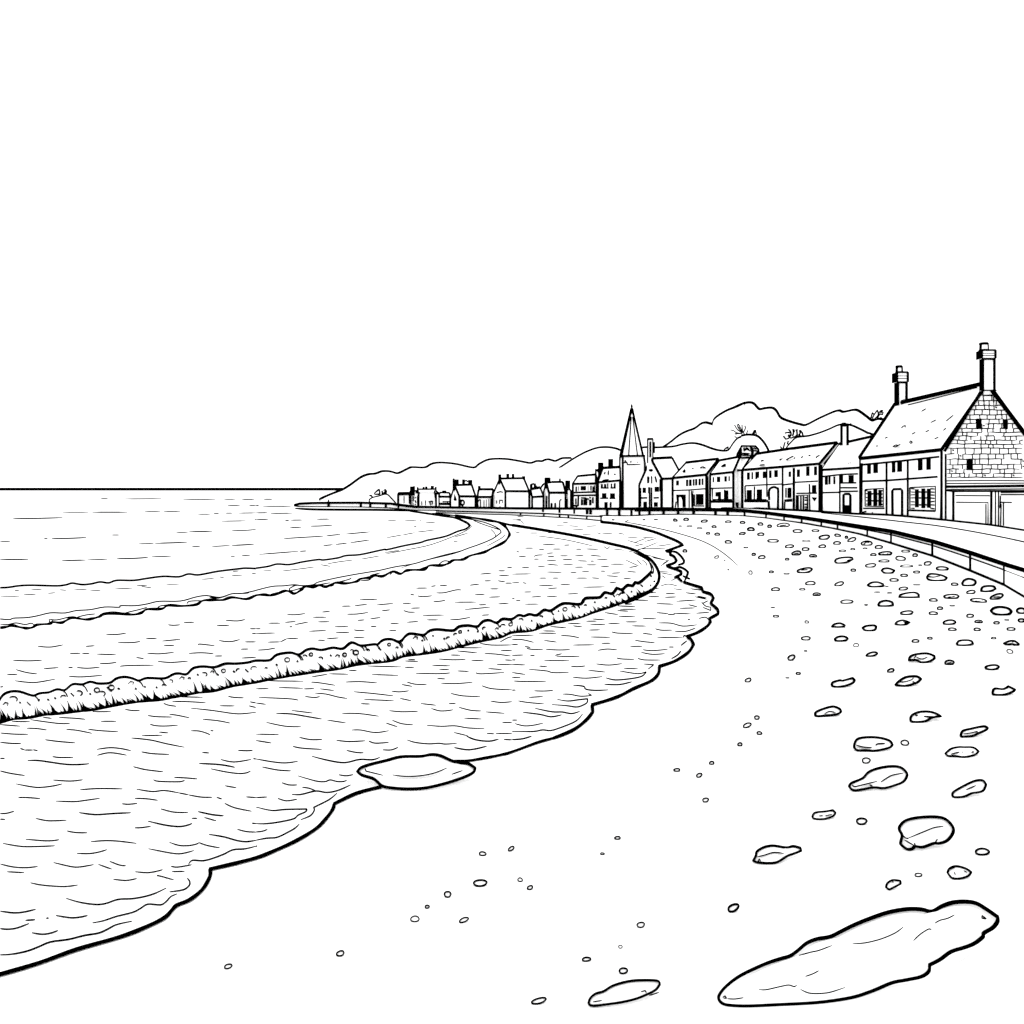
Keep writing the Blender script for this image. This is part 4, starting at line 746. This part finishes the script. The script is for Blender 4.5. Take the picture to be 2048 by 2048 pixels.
pol('Q', "5 810 12 775 60 720 150 655 300 585 400 550 460 533 510 500 570 450 640 422 720 408 790 375 870 335 980 290 1100 250 1220 230 1310 232 1378 246 1440 212 1510 188 1590 182 1660 192 1720 225 1800 280 1800 310 1770 350 1712 385 1705 410 1650 452 1585 478 1500 505 1430 555 1362 590 1358 630 1310 665 1220 685 1120 705 1000 755 880 795 740 820 600 835 400 845 200 854 80 850 30 838", 5.4, 'huge lumpy slab rock',
    "520 525 600 503 650 492 735 460;865 449 950 443 1050 418 1140 380 1195 340;1258 430 1300 390 1355 355 1375 360;1395 318 1430 298 1480 285 1525 262;562 660 610 643 650 622;262 744 310 745 400 725 455 715 490 725 508 715;530 742 580 765 640 770 720 762 820 730;30 795 45 785 55 800 35 800;60 803 110 805 165 796;1700 265 1728 290 1700 285 1700 265;1705 290 1715 275")
pol('P', "578 600 590 565 630 530 690 512 760 470 860 440 960 428 1095 432 1115 460 1085 500 1020 535 930 570 820 595 700 612 630 620 590 616", 4.4, 'long flat stone at the bottom edge', "610 588 680 577;972 512 1005 502 1015 520;1035 540 1110 515")
pol('F', "765 272 790 245 850 222 980 190 1090 162 1250 158 1320 145 1390 152 1470 188 1530 207 1600 212 1653 245 1640 280 1560 320 1430 362 1290 395 1170 404 1060 400 960 385 915 350 880 325 800 300", 5.4, 'broad flat rock at the water edge', "823 245 830 265 960 297;1027 293 1120 304 1240 300 1350 278 1443 240;1475 290 1560 260")
pol('H', "650 75 665 35 700 18 780 12 860 20 920 40 940 68 915 92 810 115 740 112 680 112 655 98", 4.2, 'wide rounded-box stone', "665 68 720 83 785 87;812 70 830 58 885 55")
pol('H', "1338 135 1380 100 1440 87 1480 88 1550 90 1590 118 1560 145 1480 162 1420 155 1360 153", 3.6, 'flat lozenge stone', "1380 137 1445 120;1465 118 1468 124;1535 122 1555 118")
pol('H', "612 385 630 358 710 325 760 275 840 245 930 232 1000 240 1045 278 1048 310 1020 350 960 375 880 397 800 392 740 402 660 415 630 405", 4.4, 'drumstick-shaped stone', "635 370 655 382 700 372 825 341;850 348 900 315 940 295 1022 280;765 368 790 378")
pol('H', "1392 455 1400 425 1480 378 1560 342 1620 338 1647 370 1625 415 1580 430 1540 435 1480 460 1410 465", 4.0, 'slanting bent stone', "1495 405 1570 373")
pol('H', "335 610 355 582 440 572 490 562 510 582 490 608 420 630 350 627", 3.6, 'small peanut-shaped stone', "385 602 415 600;430 602 485 590")
pol('H', "990 710 1000 678 1040 642 1130 620 1260 614 1340 632 1395 690 1395 740 1350 795 1290 815 1250 815 1170 843 1110 838 1090 855 1050 858 1005 825 1002 800 1012 755", 5.2, 'biggest rounded boulder with cleft foot', "1060 770 1200 712 1260 690 1325 682;1030 785 1100 825;1018 750 1040 770 1062 772;1262 805 1280 775;1105 805 1112 838")
pol('H', "1355 1035 1370 1002 1420 985 1490 1002 1535 1030 1510 1060 1450 1078 1390 1075", 3.8, 'roundish pitted stone', "1405 1025 1415 1048;1475 1015 1505 1030;1370 1005 1415 990;1395 1070 1405 1065")
pol('H', "890 1145 900 1115 940 1090 1000 1095 1002 1118 950 1145 915 1162", 3.6, 'small teardrop stone', "935 1100 950 1104")
pol('H', "-112 945 -92 908 -84 875 -40 847 0 835 50 832 140 846 190 835 245 848 250 870 200 890 145 910 70 955 0 963 -80 957", 4.4, 'fish-shaped flat stone', "-80 912 -30 900 45 878 120 887;-78 945 -65 930 -55 945")
for a in ((1033, 53, 60, 38), (741, 187, 62, 38), (707, 646, 80, 44, 0, 3), (1617, 876, 100, 48, -3, 3.2), (1135, 1050, 55, 25, 0, 2)): ell('H', *a)
for a in ((1720, 65, 32, 24), (1507, 205, 34, 22, -10), (1244, 258, 44, 22), (1413, 298, 44, 26, -20), (1461, 485, 46, 28, -10), (796, 771, 44, 20, -5), (682, 890, 30, 14), (61, 1086, 36, 28, 0, 1.8), (136, 1146, 44, 26, -20), (1671, 1300, 82, 50, -30, 3.4, 'lone tilted ring-shaped pebble'), (972, 1427, 54, 40, -10), (818, 1591, 28, 24, 0, 1.3), (562, 1687, 62, 28, -8, 2.6), (840, 1774, 60, 42, -10, 2.8)): ell('G', *a)
ell('P', 203, 582, 108, 40, -15, 2.8)
for a in ((1710, 890, 50, 28), (1926, 852, 48, 26, -30), (1692, 1112, 104, 44, -3, 3, 'widest pebble on the bare lower sand'), (1446, 1197, 52, 40, 0, 2.6), (1292, 1290, 32, 22), (1199, 1382, 66, 42, -10, 2), (1569, 1390, 72, 30, -25), (636, 1643, 56, 38, -15, 2.5)): ell('F', *a)
ell('E', 1722, 1740, 60, 30, -15)
for a in ((1782, 1512, 48, 26, -20), (1848, 1795, 34, 28), (1775, 1853, 62, 30, -25), (1867, 1912, 36, 22), (1545, 583, 36, 18, -20, 1.6), (1605, 608, 8, 5), (1632, 679, 10, 7), (1800, 700, 28, 28, 0, 1.5), (1305, 538, 30, 20, 10), (1885, 585, 52, 24, -10), (1824, 564, 28, 18), (1765, 512, 32, 8), (1632, 470, 48, 22, 0, 2.3, 'lone pebble beside the thin tide line'), (1878, 412, 46, 22), (1738, 407, 44, 18, -10), (1549, 412, 38, 18), (1480, 405, 26, 16), (1803, 375, 50, 24, 0, 3, 'dark-rimmed pebble in the far beach'), (1525, 355, 34, 16), (1415, 365, 42, 8), (1340, 350, 42, 7), (1270, 350, 22, 5), (1875, 335, 38, 20), (1740, 323, 36, 18), (1632, 317, 46, 14), (1451, 313, 46, 18, -8, 2.3, 'ring-shaped pebble just below the sea wall'), (1314, 300, 36, 20), (1232, 306, 28, 18, 15), (1086, 301, 28, 5), (996, 301, 18, 8), (764, 302, 16, 9)): ell('C', *a)
ell('D', 278, 685, 108, 36, -8, 3, 'ticked oval stone in the upper left scatter', '250 680 300 676')
ell('D', 552, 1202, 98, 36, -6, 3.4, 'clean oval stone below the hat-shaped one')
ell('D', 223, 388, 72, 22, 0, 2.3, 'flat oval pebble under the sea wall posts')
ell('D', 1369, 1077, 92, 32, -6, 3, 'plain slanted oval stone at the right')
ell('D', 745, 480, 84, 32, -4, 2.4, 'ribbed pebble touching a twig-like scrap', '720 490 740 470 765 472')
DD = """12 352 30 20;115 343 95 28 -5 2 m;358 385 52 16;525 420 46 18 12;592 435 20 18;633 453 62 28 -18;521 478 54 22;410 503 54 22 -8;162 503 66 22 -5;38 462 78 22;289 462 62 9;283 524 54 22;215 555 70 30 -10 2.8 m;340 575 54 22 0 2.3 m;144 600 30 16;562 537 50 14;640 524 34 13;732 518 34 9;836 508 56 24;795 566 42 18;886 558 94 26 -2 3 m;1000 594 76 30 8;876 614 76 18 0 2.3 m;1038 540 60 16;1110 570 36 22;1045 652 96 15;1205 632 56 26 -8;1148 645 26 9;775 647 74 28 -6;644 683 38 18;140 710 42 8;25 696 34 16;1027 722 50 20;1122 697 46 18;1314 671 92 24 3 2.8;1408 789 48 20;1532 848 62 26 -5;951 757 62 22;1122 793 56 5;1021 822 68 22 -5;824 848 44 5;917 854 36 7;320 781 72 28;538 786 66 28 -14;57 827 62 24;259 827 42 14;367 865 58 22 0 2.3 m;594 921 90 26 -3;740 944 22 12;1248 908 62 20;1385 882 108 32 0 2.8 m;1590 912 120 26 6 2.6 m;1727 883 96 36 -14 3 m;1910 990 66 40 0 3.2;1298 970 42 20;1390 951 38 7;1048 1005 88 28 -4 2.8;1247 1008 62 22;1525 1027 54 24;1590 1071 58 20 0 2.3 m;1725 1080 40 20;1802 1058 36 8;1912 1063 44 26 0 4;1390 1129 58 20;1578 1130 46 22;1834 1127 58 22;60 1030 42 16;292 1073 28 20 0 1.6;36 964 32 4;286 1197 64 28;665 1247 42 26 0 1.4;1113 1217 52 22;1222 1196 38 16;1703 1195 36 14;1825 1295 50 28 20 1.6;784 1318 86 26 -14 3;284 1292 26 8;177 1343 58 34 -25 2.8;1369 1380 68 32 0 3 m;1692 1417 98 36 -3 3.4;927 1440 48 26 -12 2.6;228 1462 36 16;147 1495 30 5;425 435 82 30 -8 2.8"""
for r in DD.split(';'):
    f = r.split(); mk = f[-1] == 'm'
    v = [float(a) for a in f if a != 'm']
    x, y, w, h = v[:4]; rot = v[4] if len(v) > 4 else 0; wt = v[5] if len(v) > 5 else 2.3
    det = ("%f %f %f %f" % (x - w * .28, y + 2, x + w * .25, y - h * .12)) if mk else ''
    ell('D', x, y, w, h, rot, wt, None, det)
pol('D', "505 620 515 600 570 588 630 588 640 602 600 622 530 632", 3.0, 'long bullet-shaped stone', "595 607 635 598")
pol('D', "857 688 870 673 910 670 955 686 935 704 885 706", 3.6, 'thick-rimmed oval stone')
pol('D', "1200 735 1215 715 1250 712 1310 722 1350 740 1330 758 1255 763 1205 752", 3.6, 'broad split stone near the sea wall', "1205 725 1250 732 1300 722")
pol('D', "1465 782 1480 760 1515 748 1560 760 1568 780 1545 798 1480 800", 3.8, 'domed stone close under the sea wall')
pol('D', "1608 840 1615 815 1640 805 1700 805 1718 825 1690 838 1640 846", 3.8, 'tray-shaped stone under the sea wall')
pol('D', "750 797 780 778 830 775 870 790 870 803 800 810 770 806", 3.2, 'cap-shaped stone with a tail', "870 797 912 806")
pol('D', "990 888 1000 870 1050 857 1110 853 1138 868 1138 888 1070 890", 3.8, 'long low wedge stone')
pol('D', "832 945 845 925 890 914 935 925 945 948 900 955 845 955", 4.0, 'half-moon stone')
pol('D', "1682 992 1700 972 1750 962 1810 972 1838 995 1820 1015 1760 1022 1705 1012", 4.6, 'big smooth egg-shaped stone')
pol('D', "960 1090 975 1072 1020 1062 1070 1078 1040 1092 1000 1098", 3.0, 'half-shaded pointed stone', "1020 1070 1060 1080;1030 1078 1050 1085")
pol('D', "712 1120 740 1105 800 1100 818 1110 810 1130 780 1140 735 1138", 3.8, 'blunt-ended oval stone')
pol('D', "482 1110 500 1092 545 1085 580 1100 575 1110 530 1114", 3.4, 'hat-shaped stone')
pol('D', "1423 1240 1440 1218 1490 1212 1535 1218 1548 1240 1500 1250 1440 1250", 3.6, 'loaf-shaped stone', "1478 1212 1482 1206")
pol('D', "1780 1237 1820 1220 1860 1218 1893 1242 1880 1250 1840 1240 1810 1245", 3.4, 'ragged stone at the right edge', "1855 1245 1868 1270;1840 1225 1870 1212")
pol('D', "1062 1365 1075 1335 1120 1318 1200 1312 1255 1330 1258 1350 1220 1372 1158 1380 1120 1362", 4.2, 'cracked lumpy stone', "1120 1335 1160 1350 1205 1335;1100 1345 1120 1325;1180 1345 1170 1352")
pol('D', "480 1548 490 1530 545 1515 560 1520 640 1497 655 1515 640 1535 590 1555 530 1565 490 1560", 4.2, 'notched boomerang stone')
pol('D', "962 1550 985 1525 1040 1492 1120 1485 1155 1505 1130 1530 1080 1548 1030 1558 975 1553", 4.4, 'leaf-shaped stone', "995 1525 1040 1520 1080 1508 1100 1492;1090 1518 1112 1530")
pol('D', "1695 1612 1700 1585 1720 1577 1775 1583 1815 1560 1865 1585 1850 1600 1790 1623 1730 1626 1700 1622", 4.2, 'kidney-shaped stone')
pol('D', "355 1778 362 1755 420 1730 490 1713 540 1730 553 1752 520 1772 430 1782 375 1787", 4.2, 'shoe-shaped stone', "425 1765 465 1745 512 1755")
pol('D', "1075 1812 1085 1780 1140 1755 1215 1752 1270 1767 1305 1787 1245 1795 1190 1822 1130 1830 1085 1828", 4.2, 'pointed fish-tail stone', "1175 1782 1245 1787 1300 1787;1110 1775 1132 1775")
pol('D', "1455 1928 1470 1897 1530 1882 1630 1862 1658 1875 1645 1890 1590 1915 1540 1935 1460 1942", 4.2, 'club-shaped stone', "1475 1915 1530 1908 1580 1895 1578 1905")
def centroid(P): return (sum(p[0] for p in P) / len(P), sum(p[1] for p in P) / len(P))
info = []
for P, wt, det, anc in STN:
    xs_ = [p[0] for p in P]; ys_ = [p[1] for p in P]; c = centroid(P)
    info.append(dict(P=P, wt=wt, det=det, anc=anc, c=c, w=max(xs_) - min(xs_), h=max(ys_) - min(ys_)))
anchors = [i for i in info if i['anc']]
ORD = ['nearest', 'second nearest', 'third nearest', 'fourth nearest', 'fifth nearest', 'sixth nearest', 'seventh nearest', 'eighth nearest', 'ninth nearest', 'tenth nearest', 'eleventh nearest', 'twelfth nearest']
def size(w): return 'tiny' if w < 9 else 'small' if w < 15 else 'medium-sized' if w < 24 else 'large'
def shape(i):
    r = i['w'] / max(i['h'], 1)
    return 'sliver-like' if r > 4.2 else 'long oval' if r > 2.7 else 'oval' if r > 1.5 else 'round'
groups = {}
for i in info:
    if i['anc']: continue
    a = min(anchors, key=lambda k: math.hypot(k['c'][0] - i['c'][0], (k['c'][1] - i['c'][1]) * 1.3))
    dx, dy = i['c'][0] - a['c'][0], i['c'][1] - a['c'][1]
    ang = math.degrees(math.atan2(-dy, dx)) % 360
    d = ['right of', 'above and right of', 'above', 'above and left of', 'left of', 'below and left of', 'below', 'below and right of'][int(((ang + 22.5) % 360) // 45)]
    groups.setdefault((size(i['w']), shape(i), d, a['anc']), []).append((math.hypot(dx, dy), i))
for k, L in groups.items():
    L.sort(key=lambda z: z[0])
    for n, (_, i) in enumerate(L):
        i['label'] = '%s %s pebble %s the %s' % k + ((', ' + ORD[n]) if len(L) > 1 else '')
        if len(i['label'].split()) > 16: i['label'] = i['label'].replace(' the ', ' ', 1)
for i in anchors:
    i['label'] = i['anc'] + (' lying on the beach' if 'edge' not in i['anc'] and 'sea wall' not in i['anc'] else '')
SP = {'huge lumpy slab rock': 'huge lumpy slab rock in the bottom right foreground', 'broad flat rock at the water edge': 'broad flat rock half on sand at the foamy water edge',
      'biggest rounded boulder with cleft foot': 'biggest rounded boulder with a cleft foot, above the huge slab', 'half-moon stone': 'half-moon stone with flat bottom in the pebble scatter',
      'drumstick-shaped stone': 'drumstick-shaped stone with narrow left end', 'roundish pitted stone': 'roundish pitted stone between the cleft boulder and the huge slab'}
for i in info:
    P, wt, w = i['P'], i['wt'], i['w']
    yb, yt = max(p[1] for p in P), min(p[1] for p in P)
    zg = .02
    Db_ = Dg(yb, zg); wm = w * Db_ / F; dep = max(.02, min(.62 * wm, .6 * (Dg(max(yt, HY + 5), zg) - Db_)))
    ring = []
    for x, y in P:
        tt = (yb - y) / max(yb - yt, .1)
        p = V(x, y, min(Db_ + dep * tt, Db_ + (Dg(y, zg) - Db_) * (1 - .3 * tt))); ring.append(p)
    r_ = [wt * (1.36 if wt < 3.5 else 1.2) * .5 * p.y / F for p in ring]
    c = sum(ring, Vector()) / len(ring)
    tp_ = V(i['c'][0], yt, Db_ + dep); bt_ = V(i['c'][0], yb, Db_)
    n = Vector((1, 0, 0)).cross(tp_ - bt_).normalized()
    if n.dot(Vector((0, 0, EYE)) - c) < 0: n = -n
    bulge = .055 * min(wm, (tp_ - bt_).length * 1.4)
    m = MB(); N = len(ring); layers = []
    for s in (1, .86, .62, .32): layers.append([c + (p - c) * s + n * bulge * (1 - s * s) for p in ring])
    for a, b_ in zip(layers, layers[1:]):
        for k in range(N): m.face([a[k], a[(k + 1) % N], b_[(k + 1) % N], b_[k]])
    for k in range(N): m.face([layers[-1][k], layers[-1][(k + 1) % N], c + n * bulge])
    prev = layers[0]
    for s, o_ in ((.9, .35), (.62, .8), (0.3, 1.0)):
        cur = []
        for p in ring:
            q_ = c + (p - c) * s - n * bulge * 5.0 * o_; q_.z = max(q_.z, -.01); cur.append(q_)
        for k in range(N): m.face([prev[(k + 1) % N], prev[k], cur[k], cur[(k + 1) % N]])
        prev = cur
    ww = min(1.0, i['h'] / (wt * 2.2)) if i['h'] < wt * 2.2 else 1
    m.tube([p + (Vector((0, 0, EYE)) - p).normalized() * (r * .9 + bulge * .5) + Vector((0, 0, r * .4)) for p, r in zip(ring, r_)], [r * max(.5, ww) * ((.95 + .35 * (yb - q2[1]) / (yb - yt)) if w > 400 else 1) for r, q2 in zip(r_, P)], closed=True)
    t_, ds = i['det']
    if ds:
        pm = plane_map(c, n, .001)
        rx_, ry_ = w / 2, i['h'] / 2
        def dm(px, py, pm=pm, n=n, i=i, rx_=rx_, ry_=ry_, bulge=bulge, wm=wm):
            rho = min(1, ((px - i['c'][0]) / rx_) ** 2 + ((py - i['c'][1]) / ry_) ** 2)
            p = pm(px, py); k = bulge * 1.4 + .012 * wm + .003
            return p + (Vector((0, 0, EYE)) - p).normalized() * k * 1.4
        m.ribs(t_, ds, 2.4 if w > 60 else 1.6, dm)
    small = w < 30
    nm = 'pebble' if small else ('rock' if w > 110 else 'stone')
    o = m.build(nm, M['pebble'], org=Vector((c.x, c.y, zg)))
    tag(o, SP.get(i['anc'], i['label']), nm, 'pebbles scattered over the beach' if small else ('larger stones lying on the sand' if nm == 'stone' else None))
# ------------------------------------------------------------------ light
for o in bpy.data.objects:
    if '_o' in o.keys(): del o['_o']
wld = bpy.data.worlds.new("World"); sc.world = wld; wld.use_nodes = True
bg = wld.node_tree.nodes['Background']; bg.inputs['Color'].default_value = (1, 1, 1, 1); bg.inputs['Strength'].default_value = 1.0
sd = bpy.data.lights.new('sun', 'SUN'); sd.energy = .3; sd.angle = math.radians(40); so = bpy.data.objects.new('sun', sd); col.objects.link(so)
so.rotation_euler = (math.radians(38), math.radians(-12), 0)
sc.view_settings.view_transform = 'Standard'; sc.view_settings.look = 'None'; sc.view_settings.exposure = 0.72; sc.view_settings.gamma = 1
sc.render.engine = 'CYCLES'; sc.cycles.diffuse_bounces = 6; sc.cycles.max_bounces = 8
sc.render.resolution_x = 1024; sc.render.resolution_y = 1024
